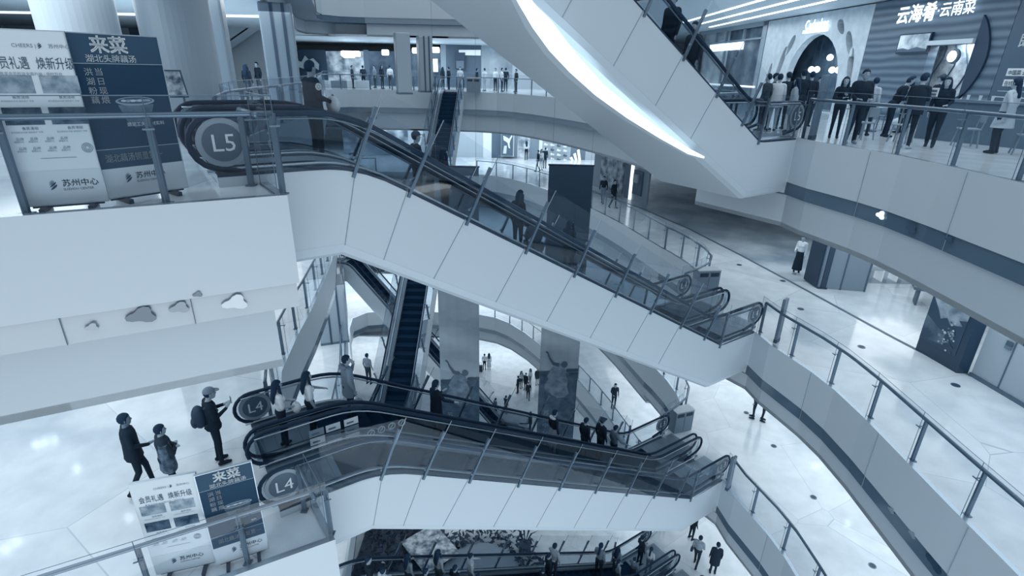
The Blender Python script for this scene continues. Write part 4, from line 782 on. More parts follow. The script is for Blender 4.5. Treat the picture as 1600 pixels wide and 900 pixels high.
o = m.build('hedge_ring'); tag(o, 'dark leafy planting ring around the pale round stage', 'hedge', kind='stuff')
cg = uz(625, 862, gz+.3); bd = thing('planting_bed', 'large dark planting bed with dense ground cover, left of the round stage', 'planting bed', (cg.x, cg.y, gz)); m = MB(); m.box((cg.x, cg.y, gz+.15), (4.6, 3.6, .3), M(.08)); m.build('bed', bd); m = MB()
for k in range(700):
    p = Vector((cg.x+random.uniform(-2.25, 2.25), cg.y+random.uniform(-1.75, 1.75), gz+random.uniform(.3, .55))); s = random.uniform(.08, .2); R = Matrix.Rotation(random.uniform(0, 6), 3, 'Z')@Matrix.Rotation(random.uniform(-1, 1), 3, 'X'); m.add([p+R@Vector(v) for v in ((-s, 0, 0), (0, -s*.4, .04), (s, 0, 0), (0, s*.4, .04))], [(0, 1, 2, 3)], M(random.choice((.0, .02, .05, .09)), .6))
o = m.build('foliage', bd); o['kind'] = 'stuff'
ck = uz(672, 855, gz+.8); kt = thing('craft_table', 'patterned pale work table between planting bed and round stage', 'table', (ck.x, ck.y, gz)); m = MB(); m.box((ck.x, ck.y, gz+.78), (2.2, 2.6, .08), M_noise('paper_pattern', .3, .95, 3.2), rz=.7); m.build('table_top', kt)
for sx in (-1, 1):
    for sy in (-1, 1): q = Vector((ck.x, ck.y, 0))+Matrix.Rotation(.7, 3, 'Z')@Vector((sx*.95, sy*1.1, 0)); m = MB(); m.tube([(q.x, q.y, gz), (q.x, q.y, gz+.76)], .04, DARK, 6); m.build('leg', kt)
pp = uz(820, 862, gz); pt = thing('potted_plant', 'spiky dark potted plant at right of the round stage', 'plant', pp); m = MB(); m.tube([pp, pp+Vector((0, 0, .6))], .35, M(.1), 12); m.build('pot', pt); m = MB()
for k in range(22): th = k*.9; a_ = pp+Vector((0, 0, .6)); m.add([a_, a_+Vector((math.cos(th)*.35+.05, math.sin(th)*.35, .8)), a_+Vector((math.cos(th)*.8, math.sin(th)*.8, 1.1-.02*k)), a_+Vector((math.cos(th)*.35-.06, math.sin(th)*.35+.05, .75))], [(0, 1, 2, 3)], M(.06))
m.build('leaves', pt)
# restaurant glimpses behind the fifth floor left: inclined stair flank and pale ceiling lines
for k, (y, l) in enumerate(((10.5, 'nearest white ceiling line over the left fifth floor'), (14.5, 'second white ceiling line over the left fifth floor'), (19.5, 'third white ceiling line over the left fifth floor'), (27, 'farthest white ceiling line over the left fifth floor'))):
    m = MB(); m.box((-17.6, y, 3.56), (14.5, .5, .04), GLOW, rz=-.08); tag(m.build('ceiling_light'), l, 'light', 'ceiling light lines')
fe = Esc(Vector((-25.0, 37.0, 0)), (-1, 0, 0), 9.5, 5.5, 1, 1)
esc_lane(fe, 0, 0, 1.5, 'small pale escalator rising far behind the fifth floor left gallery', True, True, 'distant escalators')
bb = thing('shop_front', 'pale shop fronts with dark openings at the back of the left fifth floor', 'shop front', (-30, 30, 0))
for (x0, y0, x1, y1, tt) in ((-33, 38, -25, 38, .7), (-25, 38, -21, 38, .3), (-21, 38, -16, 38, .8), (-33.5, 38, -33.5, 20, .55), (-33.5, 20, -33.5, 12, .15), (-33.5, 12, -33.5, 4, .6)):
    m = MB(); m.beam((x0, y0, 1.8), (x1, y1, 1.8), .3, 3.56, M(tt, .5)); m.build('wall_panel', bb)

# planter and sign behind the L5 handrails, safety notices on the lower escalator
q = Vector((-8.2, 11.2, 0)); pl = thing('planter', 'leafy planter behind the L5 handrails, left of the round column', 'planter', q); m = MB(); m.tube([q, q+Vector((0, 0, .7))], .3, M(.6), 16); m.build('pot', pl); m = MB(); random.seed(9)
for k in range(90):
    p = q+Vector((random.gauss(0, .22), random.gauss(0, .2), .85+random.gauss(0, .12))); s_ = random.uniform(.08, .16); R = Matrix.Rotation(random.uniform(0, 6), 3, 'Z')@Matrix.Rotation(random.uniform(-1, 1), 3, 'X'); m.add([p+R@Vector(v) for v in ((-s_, 0, 0), (0, -s_*.35, .03), (s_, 0, 0), (0, s_*.35, .03))], [(0, 1, 2, 3)], M(random.choice((.05, .12, .3))))
m.build('leaves', pl)
q = Vector((-7.3, 12.0, 0)); ab = thing('sign_board', 'small tilted picture board standing behind the L5 handrails', 'sign', q); m = MB(); X_ = Vector((.85, .5, 0)); fr = lambda a, b, o=0: q+X_*a+Vector((.5, -.85, 0))*o+Vector((0, 0, b)); fpoly(m, [(-.3, .9), (.3, .9), (.24, 1.45), (-.36, 1.45)], fr, 0, .04, M(.2)); m.build('frame', ab)
m = MB(); fpoly(m, [(-.27, .93), (.27, .93), (.21, 1.42), (-.33, 1.42)], fr, .01, .01, M_noise('sign_picture', .2, .95, 5)); m.build('picture', ab); m = MB(); m.tube([fr(-.2, 0, -.03), fr(-.2, .95, -.03)], .02, STEEL, 6); m.build('leg', ab); m = MB(); m.tube([fr(.2, 0, -.03), fr(.2, .95, -.03)], .02, STEEL, 6); m.build('leg', ab)
nb = thing('notice_panel', 'grid of small pale safety notices on the glass between the lower escalator lanes', 'notice', MAIN.P(-11.3, 1.33, -5.7)); gp = lambda a, b, o=0: MAIN.P(a, 1.335-o, b-6)
tones = (.85, .8, .5, .9, .3, .85, .75, .45, .9)
for i in range(3):
    for j in range(3): m = MB(); a0 = -11.72+.34*i+(.0 if i < 2 else .04); b0 = .1+.2*j; fpoly(m, [(a0, b0), (a0+.3, b0), (a0+.3, b0+.17), (a0, b0+.17)], gp, .01, .004, M(tones[i*3+j])); fpoly(m, [(a0+.05, b0+.05), (a0+.2, b0+.05), (a0+.2, b0+.09), (a0+.05, b0+.09)], gp, .014, .002, M(.3)); m.build('notice_card', nb)
for k in range(4):
    m = MB(); c_ = (-10.45+.24*k, .12)
    for rad in (.085, .07): m.tube([gp(c_[0]+rad*math.cos(2*PI*i/20), c_[1]+rad*math.sin(2*PI*i/20), .012) for i in range(20)], .006, M(.75), 5, True)
    m.beam(gp(c_[0]-.03, c_[1]-.04, .012), gp(c_[0]+.03, c_[1]+.04, .012), .008, .02, M(.75)); m.build('round_pictogram', nb)

# small round downlights in the soffits
for k, (x, y, zc, l) in enumerate(((9, 859, -9.4, 'downlight under the left gallery, mirrored lowest on the floor at far left'), (26, 846, -9.4, 'downlight under the left gallery, mirrored second lowest at far left'), (57, 695, -9.4, 'downlight under the left gallery, first of the mirrored row of three'), (70, 691, -9.4, 'downlight under the left gallery, second of the mirrored row of three'),
        (85, 687, -9.4, 'downlight under the left gallery, third of the mirrored row of three'), (120, 732, -9.4, 'lone downlight mirrored below the row of three on the left floor'), (202, 810, -9.4, 'downlight mirrored just left of the lower pale poster stand'), (1272, 729, -15.85, 'downlight under the right fourth floor gallery, left of a mirrored pair'), (1281, 727, -15.85, 'downlight under the right fourth floor gallery, right of a mirrored pair'), (1324, 819, -15.85, 'downlight mirrored alone in the third floor corridor'))):
    q = uz(x, y, zc); zr = (-12-zc-.0) if zc > -12 else (-24-zc); m = MB(); m.tube([(q.x, q.y, zr-.0), (q.x, q.y, zr-.03)], .06, M(1, .5, 0, 25.0), 16); tag(m.build('downlight'), l, 'light', 'round downlights in the soffits')

# ------------------------------------------------------------------ people
def CM(t):
    if t > .3: return M(t, .9, 0, 0, .12)
    k = ('cloth', round(t, 3))
    if k not in _M:
        m = M(t*.45, .9, 0, 0, .12).copy(); c = ramp(t*.45); g = sum(c)/3; m.node_tree.nodes['Principled BSDF'].inputs['Base Color'].default_value = (c[0]*.6+g*.25, c[1]*.65+g*.2, c[2]*.62+g*.12, 1); _M[k] = m
    return _M[k]
def cap_mesh(bm_v, bm_f, p0, p1, r0, r1, n=10, k=4):
    p0 = Vector(p0); p1 = Vector(p1); d = p1-p0; L = d.length; d = d/L if L > 1e-6 else Vector((0, 0, 1)); a = Vector((0, 0, 1)) if abs(d.z) < .9 else Vector((1, 0, 0)); x = d.cross(a).normalized(); y = d.cross(x); rings = []
    for i in range(k+1): th = -PI/2+PI/2*i/k; rings.append((p0+d*(r0*math.sin(th)), max(r0*math.cos(th), 1e-4)))
    for i in range(k+1): th = PI/2*i/k; rings.append((p1+d*(r1*math.sin(th)), max(r1*math.cos(th), 1e-4)))
    b = len(bm_v)
    for c, r in rings:
        for j in range(n): bm_v.append(c+(x*math.cos(2*PI*j/n)+y*math.sin(2*PI*j/n))*r)
    for i in range(len(rings)-1):
        for j in range(n): bm_f.append((b+i*n+j, b+i*n+(j+1) % n, b+(i+1)*n+(j+1) % n, b+(i+1)*n+j))
    bm_f.append(tuple(b+j for j in range(n-1, -1, -1))); bm_f.append(tuple(b+(len(rings)-1)*n+j for j in range(n)))
def body_mesh(prims, voxel, tones, name):
    V = []; Fc = []
    for p in prims:
        if p[0] == 'c': cap_mesh(V, Fc, *p[2:])
        else:
            c, r = Vector(p[2]), p[3]; b = len(V); nu, nv = 14, 9
            for j in range(nv+1):
                for i in range(nu): t = PI*j/nv; q = 2*PI*i/nu; V.append(c+Vector((r[0]*max(math.sin(t), 1e-3)*math.cos(q), r[1]*max(math.sin(t), 1e-3)*math.sin(q), r[2]*math.cos(t))))
            for j in range(nv):
                for i in range(nu): Fc.append((b+j*nu+i, b+(j+1)*nu+i, b+(j+1)*nu+(i+1) % nu, b+j*nu+(i+1) % nu))
            Fc.append(tuple(b+i for i in range(nu))); Fc.append(tuple(b+nv*nu+i for i in range(nu-1, -1, -1)))
    me = bpy.data.meshes.new('tmp'); me.from_pydata([tuple(v) for v in V], [], Fc); o = bpy.data.objects.new('tmp', me); COL.objects.link(o)
    md = o.modifiers.new('r', 'REMESH'); md.mode = 'VOXEL'; md.voxel_size = voxel; md.use_smooth_shade = True
    sm = o.modifiers.new('s', 'SMOOTH'); sm.factor = .5; sm.iterations = 3 if voxel > .015 else 4
    out = bpy.data.meshes.new_from_object(o.evaluated_get(bpy.context.evaluated_depsgraph_get())); bpy.data.objects.remove(o); bpy.data.meshes.remove(me); out.name = name
    n = len(out.polygons); ctr = np.empty(n*3); out.polygons.foreach_get('center', ctr); ctr = ctr.reshape(-1, 3); best = np.full(n, 1e9); idx = np.zeros(n, int); keys = list(tones.keys())
    for p in prims:
        if p[0] == 'c':
            a = np.array(p[2]); b = np.array(p[3]); ab = b-a; t = np.clip(((ctr-a)@ab)/max(ab@ab, 1e-9), 0, 1); d = np.linalg.norm(ctr-(a+t[:, None]*ab), axis=1)-(p[4]+(p[5]-p[4])*t)
        else: r = np.array(p[3]); q = (ctr-np.array(p[2]))/r; l = np.linalg.norm(q, axis=1); d = (l-1)*r.min()
        k = d < best; best[k] = d[k]; idx[k] = keys.index(p[1])
    for k in keys: out.materials.append(CM(tones[k]) if k != 'skin' else M(tones[k], .6))
    out.polygons.foreach_set('material_index', idx); out.polygons.foreach_set('use_smooth', [True]*n); out.update(); return out
ARMS = {'down': ((.23, -.03, 1.16), (.24, .05, .9), (.235, .09, .8)), 'phone': ((.22, .03, 1.17), (.09, .27, 1.25), (.05, .33, 1.3)), 'rail': ((.27, .12, 1.2), (.3, .38, 1.06), (.3, .45, 1.03)), 'cross': ((.24, .1, 1.15), (.02, .2, 1.17), (-.06, .22, 1.19)),
        'face': ((.2, .17, 1.22), (.07, .19, 1.45), (.05, .16, 1.52)), 'hold': ((.23, .0, 1.17), (.17, .25, 1.08), (.13, .32, 1.08)), 'out': ((.3, .08, 1.22), (.42, .3, 1.12), (.46, .38, 1.1)), 'pocket': ((.25, -.06, 1.17), (.19, .06, .98), (.17, .08, .93)), 'lift': ((.27, .1, 1.3), (.24, .3, 1.45), (.2, .36, 1.52)), 'swing': ((.23, -.14, 1.17), (.23, -.14, .92), (.23, -.13, .83))}
LEGS = {'stand': (((-.09, .01, .5), (-.1, -.02, .09)), ((.09, .02, .5), (.1, .0, .09))), 'walk': (((-.09, .13, .52), (-.09, .17, .1)), ((.09, 0, .5), (.09, -.2, .12))), 'lean': (((-.09, .03, .5), (-.1, -.02, .09)), ((.1, .12, .53), (.12, .04, .09))),
        'sit': (((-.1, .42, .5), (-.11, .42, .1)), ((.1, .42, .5), (.11, .45, .1)))}
_pm = {}
def parts_for(spec):
    """build (once per look) the body mesh and the hair / clothing meshes, in a frame that faces +Y"""
    if spec in _pm: return _pm[spec]
    S = dict(spec); det = S.get('det', 0); vox = .0105 if det else .021; tn = dict(skin=S.get('skin', .62), top=S['top'], bottom=S['bottom'], shoe=S.get('shoe', .1)); sit = S.get('legs') == 'sit'; dz = -.42 if sit else 0; fem = S.get('fem', 0); w = .9 if fem else 1.0; bulk = S.get('bulk', 1.0)*1.08; lean = S.get('leanf', 0)
    def T(p): return (p[0], p[1]+lean*max(p[2]-.95, 0), p[2]+dz)
    P = []
    hd = S.get('head', 0)                                           # head turn, radians, positive to the person's left
    def H(p):                                                       # head-local turn about the neck axis
        x, y = p[0], p[1]-.01; c, s_ = math.cos(hd), math.sin(hd); return T((x*c-y*s_, x*s_+y*c+.01, p[2]))
    nod = S.get('nod', 0)
    P.append(('e', 'skin', H((0, .02+nod*.3, 1.64)), (.077, .092, .112))); P.append(('e', 'skin', H((0, .045+nod*.35, 1.57)), (.055, .06, .062))); P.append(('c', 'skin', T((0, -.01, 1.42)), H((0, .005+nod*.2, 1.57)), .056, .05))
    if det:
        P.append(('c', 'skin', H((0, .105+nod*.3, 1.645)), H((0, .122+nod*.32, 1.617)), .01, .015)); P.append(('c', 'skin', H((-.022, .1+nod*.33, 1.582)), H((.022, .1+nod*.33, 1.582)), .012, .012))
    for s in (-1, 1): P.append(('c', 'skin', H((s*.078, .012+nod*.3, 1.65)), H((s*.08, .008+nod*.3, 1.615)), .017, .012))
    B = bulk*w
    P += [('e', 'top', T((0, 0, 1.31)), (.165*B, .112*B, .19)), ('e', 'top', T((0, .005, 1.13)), (.145*B, .105*B, .17)), ('c', 'top', T((-.15*w, -.01, 1.415)), T((.15*w, -.01, 1.415)), .066*bulk, .066*bulk), ('e', 'bottom', T((0, -.005, .96)), (.16*B, .118*B, .13))]
    if fem: P += [('e', 'top', T((-.065, .075, 1.3)), (.062, .055, .06)), ('e', 'top', T((.065, .075, 1.3)), (.062, .055, .06))]
    for si, s, key in ((0, -1, 'armL'), (1, 1, 'armR')):
        el, wr, hn = ARMS[S.get(key, 'down')]; f = lambda p: T((p[0]*s*w, p[1], p[2])); sh = f((.185, -.01, 1.41)); q = .046*bulk
        P += [('c', 'top', sh, f(el), q*1.12, q*.92), ('c', 'top' if not S.get('short') else 'skin', f(el), f(wr), q*.86, .029*bulk if not S.get('short') else .026)]
        e_, w_, h_ = Vector(f(el)), Vector(f(wr)), Vector(f(hn)); d = (h_-w_).normalized(); side = d.cross(Vector((0, 0, 1))) if abs(d.z) < .8 else d.cross(Vector((1, 0, 0))); side.normalize(); nrm = d.cross(side)
        P.append(('c', 'skin', tuple(w_), tuple(w_+d*.03), .025, .027))
        if det:
            for k in range(4):
                a = w_+d*.05+side*(.0175*(k-1.5)); ln = (.068, .078, .074, .058)[k]; b = a+d*.035; kn = b+d*ln*.55-nrm*.008*0; tip = kn+(d*.7+nrm*(.55 if s > 0 else .55)).normalized()*ln*.5
                P += [('c', 'skin', tuple(w_+d*.03+side*(.012*(k-1.5))), tuple(b), .016, .0135), ('c', 'skin', tuple(b), tuple(kn), .0118, .0108), ('c', 'skin', tuple(kn), tuple(tip), .0108, .0092)]
            th = w_+d*.03+side*(-.03*s); P += [('c', 'skin', tuple(w_+d*.02+side*(-.015*s)), tuple(th), .015, .013), ('c', 'skin', tuple(th), tuple(th+(d*.9-side*.6*s).normalized()*.045), .0125, .0105)]
        else:
            P.append(('c', 'skin', tuple(w_+d*.02), tuple(w_+d*.085), .03, .024))
            for k in range(4): a = w_+d*.07+side*(.017*(k-1.5)); P.append(('c', 'skin', tuple(a), tuple(a+(d*.8+nrm*.4)*.07), .013, .011))
            P.append(('c', 'skin', tuple(w_+d*.02), tuple(w_+d*.06-side*.04*s), .014, .012))
    lg = LEGS[S.get('legs', 'stand')]
    for i, s in ((0, -1), (1, 1)):
        kn, an = lg[i]; hip = (s*.085, 0, .93+dz) if not sit else (s*.09, .02, .5); q = S.get('wide', 1.0)*(.95 if fem else 1)
        P += [('c', 'bottom', hip, kn, .088*q, .06*q), ('c', 'bottom' if not S.get('bare') else 'skin', kn, an, .056*q if not S.get('bare') else .05, .043*q if not S.get('bare') else .034)]
        fd = Vector((s*.03, 1, -.12 if an[2] > .12 and an[1] > 0 else 0)).normalized(); a = Vector(an)+Vector((0, -.035, -.045)); a.z = max(a.z, .045)
        if an[1] < -.15: fd = Vector((0, .85, -.52))
        P += [('c', 'shoe', tuple(a), tuple(a+fd*.13), .042, .042), ('c', 'shoe', tuple(a+fd*.13+Vector((0, 0, -.006))), tuple(a+fd*.19+Vector((0, 0, -.01))), .04, .032)]
        if an[1] < -.2: pass
    body = body_mesh(P, vox, tn, 'person'); kids = []
    if det:                                                        # eyes and brows join the same mesh
        m = MB()
        for s in (-1, 1): m.ell(H((s*.03, .098+nod*.3, 1.648)), (.011, .007, .006), M(.05), 6, 4); m.ell(H((s*.031, .1+nod*.3, 1.668)), (.018, .006, .004), M(.1), 6, 4)
        m.ell(H((0, .103+nod*.33, 1.583)), (.022, .006, .004), M(.3), 6, 4)
        bm = bmesh.new(); bm.from_mesh(body); base = len(body.materials); mm = {}
        for k, mt in enumerate(m.mats): body.materials.append(mt)
        vs = [bm.verts.new(v) for v in m.v]
        for f, mi in zip(m.f, m.m):
            try: fc = bm.faces.new([vs[i] for i in f]); fc.material_index = base+mi
            except ValueError: pass
        bm.to_mesh(body); bm.free()
    ht = S.get('hair', .03); style = S.get('style', 'short'); m = MB(); hm = M(ht*.3, .7, 0, 0, .2); nu, nv = (24, 16) if det else (14, 10)
    c = Vector((0, .008+nod*.3, 1.662)); r = (.09, .108, .112); vs = []; fs = []
    for j in range(nv+1):
        for i in range(nu):
            t = PI*j/nv; q = 2*PI*i/nu; p = Vector((r[0]*math.sin(t)*math.cos(q), r[1]*math.sin(t)*math.sin(q), r[2]*math.cos(t)))
            low = -.085 if style != 'bob' else -.12
            if p.y > .035: low = .028+min((p.y-.035)*.3, .02)
            elif p.y > -.01: low = -.01 if style == 'short' else -.09
            if p.z < low:
                k = .86; p = Vector((p.x*k, p.y*k, max(p.z, low)))
            if det: p *= 1+.03*math.sin(q*7+j*2.1)
            vs.append(H(tuple(c+p)))
    for j in range(nv):
        for i in range(nu): fs.append((j*nu+i, (j+1)*nu+i, (j+1)*nu+(i+1) % nu, j*nu+(i+1) % nu))
    m.add(vs, fs, hm)
    if style in ('long', 'tail'):
        wd = .1 if style == 'long' else .045; bt = 1.22 if style == 'long' else 1.3
        rows = [(1.7, wd*.9, .075, -.02), (1.62, wd, .07, -.05), (1.52, wd*1.0, .06, -.065), (1.42, wd*.98, .05, -.105), (1.32, wd*.9, .04, -.125), (bt, wd*.5, .02, -.125)]; b = []
        for z, rx, ry, cy in rows: b += [H((rx*math.cos(2*PI*k/12), cy+nod*.3+ry*math.sin(2*PI*k/12), z)) for k in range(12)]
        m.add(b, [(i*12+k, i*12+(k+1) % 12, (i+1)*12+(k+1) % 12, (i+1)*12+k) for i in range(5) for k in range(12)]+[tuple(60+k for k in range(12))], hm)
        if style == 'long':
            for s in (-1, 1): m.tube([H((s*.078, .03+nod*.3, 1.66)), H((s*.088, .03+nod*.2, 1.55)), H((s*.095, .045, 1.42)), H((s*.08, .07, 1.3))], .03, hm, 8, rr=[.028, .034, .03, .012])
    if style == 'bun': m.ell(H((0, -.11, 1.72)), (.05, .05, .05), hm, 8, 6)
    kids.append(('hair', m, True))
    if S.get('cap') is not None:
        m = MB(); cm = M(S['cap'], .7); vs = []; fs = []; N = 20
        for j in range(7):
            t = PI/2*j/6
            for i in range(N): q = 2*PI*i/N; vs.append(H((.098*math.sin(t)*math.cos(q), .008+nod*.3+.114*math.sin(t)*math.sin(q), 1.675+.108*math.cos(t))))
        for j in range(6):
            for i in range(N): fs.append((j*N+i, (j+1)*N+i, (j+1)*N+(i+1) % N, j*N+(i+1) % N))
        m.add(vs, fs, cm); m.add([H((.075*math.cos(PI*k/10), .07+nod*.3+.125*math.sin(PI*k/10), 1.69-.025*math.sin(PI*k/10)+dzb)) for dzb in (0, .012) for k in range(11)], [tuple(range(11)), tuple(range(21, 10, -1))]+[(k, k+1, 12+k, 11+k) for k in range(10)], cm); kids.append(('cap', m, True))
    if S.get('hood') is not None:
        m = MB(); m.tube([T((.1*math.cos(a), -.035+.085*math.sin(a), 1.475-.03*math.sin(a))) for a in [PI+PI*k/10*1.0 for k in range(11)]], .045, M(S['hood'], .8), 8, rr=[.03, .04, .05, .055, .06, .06, .06, .055, .05, .04, .03]); kids.append(('hood', m, True))
    if S.get('coat') is not None:                                    # open jacket or coat body down to the hem
        hem = S['coat'] + dz; tt = CM(S.get('coat_t', S['top'])); m = MB(); N = 20; rows = [(1.45+dz, .12*w, .07), (1.4+dz, .19*w*bulk, .115), (1.28+dz, .185*B+.012, .13), (1.12+dz, .17*B+.016, .13), (.98+dz, .18*B+.012, .14)]
        if hem < .95+dz: rows += [(.5*(.98+dz+hem), .19*B+.012, .145*S.get('flare', 1)), (hem, .2*B*S.get('flare', 1), .155*S.get('flare', 1))]
        b = []
        for z, rx, ry in rows: b += [(rx*math.cos(2*PI*k/N), ry*math.sin(2*PI*k/N)*(1+.04*math.sin(3*k))+lean*max(z-.95, 0), z) for k in range(N)]
        m.add(b, [(i*N+k, i*N+(k+1) % N, (i+1)*N+(k+1) % N, (i+1)*N+k) for i in range(len(rows)-1) for k in range(N)], tt); z, rx, ry = rows[-1]
        m.add([(rx*.93*math.cos(2*PI*k/N), ry*.93*math.sin(2*PI*k/N), z+.01+j*.1) for j in (0, 1) for k in range(N)], [(k, (k+1) % N, N+(k+1) % N, N+k) for k in range(N)], tt)
        if S.get('trim') is not None:
            m.tube([(rx*1.01*math.cos(2*PI*k/N), ry*1.01*math.sin(2*PI*k/N)*(1+.04*math.sin(3*k)), z+.02) for k in range(N)], .018, M(S['trim'], .7), 6, True)
        kids.append(('coat', m, True))
    if S.get('skirt') is not None:
        hem = S['skirt']; m = MB(); N = 20; fl = S.get('sflare', 1.25); rows = [(1.04, .135*w, .105), (.94, .165*w, .13), (.5*(.94+hem), .18*fl*w, .15*fl), (hem, .2*fl*w, .18*fl)]; b = []
        for z, rx, ry in rows: b += [(rx*math.cos(2*PI*k/N)*(1+.03*math.sin(5*k)), ry*math.sin(2*PI*k/N), z) for k in range(N)]
        m.add(b, [(i*N+k, i*N+(k+1) % N, (i+1)*N+(k+1) % N, (i+1)*N+k) for i in range(3) for k in range(N)], CM(S.get('skirt_t', S['bottom']))); kids.append(('skirt', m, True))
    if S.get('badge'):
        m = MB(); q = (-.2*w if S['badge'] < 0 else .2*w); X = -1 if S['badge'] < 0 else 1
        for rad in (.055, .04): m.tube([(q*1.0+X*.062, .0+rad*math.cos(2*PI*k/18)-.01, 1.34+rad*math.sin(2*PI*k/18)) for k in range(18)], .006, M(.9), 5, True)
        for a in (0, 1, 2): m.tube([(q+X*.064, -.01-.04*math.cos(a*PI/3), 1.34-.04*math.sin(a*PI/3)), (q+X*.064, -.01+.04*math.cos(a*PI/3), 1.34+.04*math.sin(a*PI/3))], .006, M(.9), 5)
        kids.append(('badge', m, False))
    kid_objs = []
    for nm, mb, smo in kids:
        me = bpy.data.meshes.new(nm); me.from_pydata([tuple(v) for v in mb.v], [], mb.f)
        for mt in mb.mats: me.materials.append(mt)
        me.polygons.foreach_set('material_index', mb.m); me.polygons.foreach_set('use_smooth', [smo]*len(me.polygons)); me.update(); kid_objs.append((nm, me))
    _pm[spec] = (body, kid_objs); return _pm[spec]
def person(pos, yaw, label, h=1.7, group=None, **S):
    """yaw: direction faced in plan, radians from +X"""
    body, kids = parts_for(tuple(sorted(S.items()))); o = bpy.data.objects.new('person', body); COL.objects.link(o); k = h/1.76
    o.location = pos; o.rotation_euler = (0, 0, yaw-PI/2); o.scale = (k, k, k); tag(o, label, 'person', group)
    for nm, me in kids: c = bpy.data.objects.new(nm, me); COL.objects.link(c); c.parent = o
    return o
def at_person(o, p): return Matrix.LocRotScale(o.location, o.rotation_euler, o.scale)@Vector(p)
def carried(name, label, cat, o, prims):
    """an item carried by a person, given by boxes / ellipsoids / tubes in the person's frame"""
    t = thing(name, label, cat, at_person(o, prims[0][2])); R = o.rotation_euler.to_matrix(); k = o.scale[0]
    for (pn, kd, c, d, tt) in prims:
        m = MB()
        if kd == 'b': m.box(at_person(o, c), [x*k for x in d], M(tt, .6), R); m.build(pn, t, bevel=min(d)*k*.25)
        elif kd == 'e': m.ell(at_person(o, c), [x*k for x in d], M(tt, .7), 14, 10, R); m.build(pn, t, smooth=True)
        else: m.tube([at_person(o, p) for p in c], d*k, M(tt, .6), 6); m.build(pn, t, smooth=True)
    return t
AE = EA                                                             # heading down the escalators
def on_esc(s, n, zb): return MAIN.P(s, n, zb+MAIN.zs(s)+.0)
# --- fifth floor landing: man with a bag at the escalator head
p = uz(500, 253, 0); o = person(p, EA+.25, 'man in dark varsity jacket with round sleeve badge standing at the L5 escalator head', 1.67, top=.13, bottom=.1, skin=.5, det=1, bulk=1.12, coat=.86, coat_t=.12, trim=.5, armL='hold', armR='hold', badge=1, head=.2, style='short', hair=.02, wide=1.1)
carried('round_bag', 'pale rounded bag held by the man at the L5 escalator head', 'bag', o, [('bag_body', 'e', (.12, .32, 1.02), (.2, .09, .16), .86), ('clasp', 'e', (.02, .38, 1.1), (.05, .03, .06), .12), ('handle', 't', [(.05, .33, 1.14), (.12, .33, 1.2), (.2, .33, 1.14)], .012, .3)])
o = person(uz(372, 170, 0), EA-.2, 'dark haired person in black seen from behind the glass left of the slit column', 1.7, top=.04, bottom=.1, style='bob')
for (x, y, hx, tt, l, st, hh) in ((352, 176, 0, .6, 'person with hair tied back beside the black clad one behind L5', 'tail', 1.62), (392, 160, 0, .02, 'person in a black hooded coat behind the L5 railings', 'long', 1.6), (408, 150, 0, .12, 'small distant person in dark jacket left of the slit column', 'short', 1.7), (428, 148, 0, .45, 'small distant person in grey just left of the slit column', 'short', 1.6)):
    person(uz(x, y, 0), random.uniform(0, 6), l, hh, top=tt, bottom=.12, style=st)
# --- riders: escalator L5-L4 (far lane)
N2 = 2.22
person(on_esc(-8.68, N2, -6), AE, 'man in dark cap and jacket riding highest on the middle escalator', 1.57, top=.1, bottom=.08, cap=.1, armL='rail', det=1)
person(on_esc(-8.0, N2+.1, -6), AE, 'long haired person in dark clothes riding just below the man in a cap', 1.58, top=.07, bottom=.1, style='long', fem=1)
o = person(on_esc(-6.05, N2, -6), AE+.4, 'long haired person in black beside the pushchair on the middle escalator', 1.62, top=.05, bottom=.16, style='long', fem=1, armR='hold', nod=.2)
person(on_esc(-4.45, N2-.1, -6), AE+.2, 'long haired person in a loose dark top riding in front of the dark banner', 1.66, top=.16, bottom=.14, style='long', fem=1, coat=.7, coat_t=.2)
b = on_esc(-5.55, N2, -6); pc = thing('pushchair', 'dark folded pushchair on the middle escalator beside the long haired rider', 'pushchair', b)
m = MB(); m.ell(b+Vector((0, 0, .72)), (.24, .3, .26), M(.08), 14, 10); m.build('canopy', pc, smooth=True); m = MB(); m.box(b+Vector((0, 0, .45)), (.36, .5, .25), M(.14), rz=EA); m.build('seat', pc, bevel=.05)
for sx in (-1, 1):
    m = MB(); q = b+EN*.22*sx; m.tube([q+ED*.25+Vector((0, 0, .1)), q-ED*.1+Vector((0, 0, .6)), q-ED*.4+Vector((0, 0, 1.0))], .015, STEEL, 6); m.build('frame_bar', pc)
    for e_ in (-.22, .25): m = MB(); m.tube([q+ED*e_+Vector((0, 0, .1))-EN*.02, q+ED*e_+Vector((0, 0, .1))+EN*.02], .1, M(.05), 14); m.build('wheel', pc)
# --- upper right escalator (near lane)
person(on_esc(-3.05, .75, 0), EA+PI, 'person in black with dark backpack riding at the very top of the picture', 1.7, top=.06, bottom=.08, bulk=1.1)
o = person(on_esc(-2.25, .72, 0), EA+PI, 'person in grey coat riding down the top right escalator in front', 1.66, top=.22, bottom=.1, style='short', coat=.8, coat_t=.18, det=1)
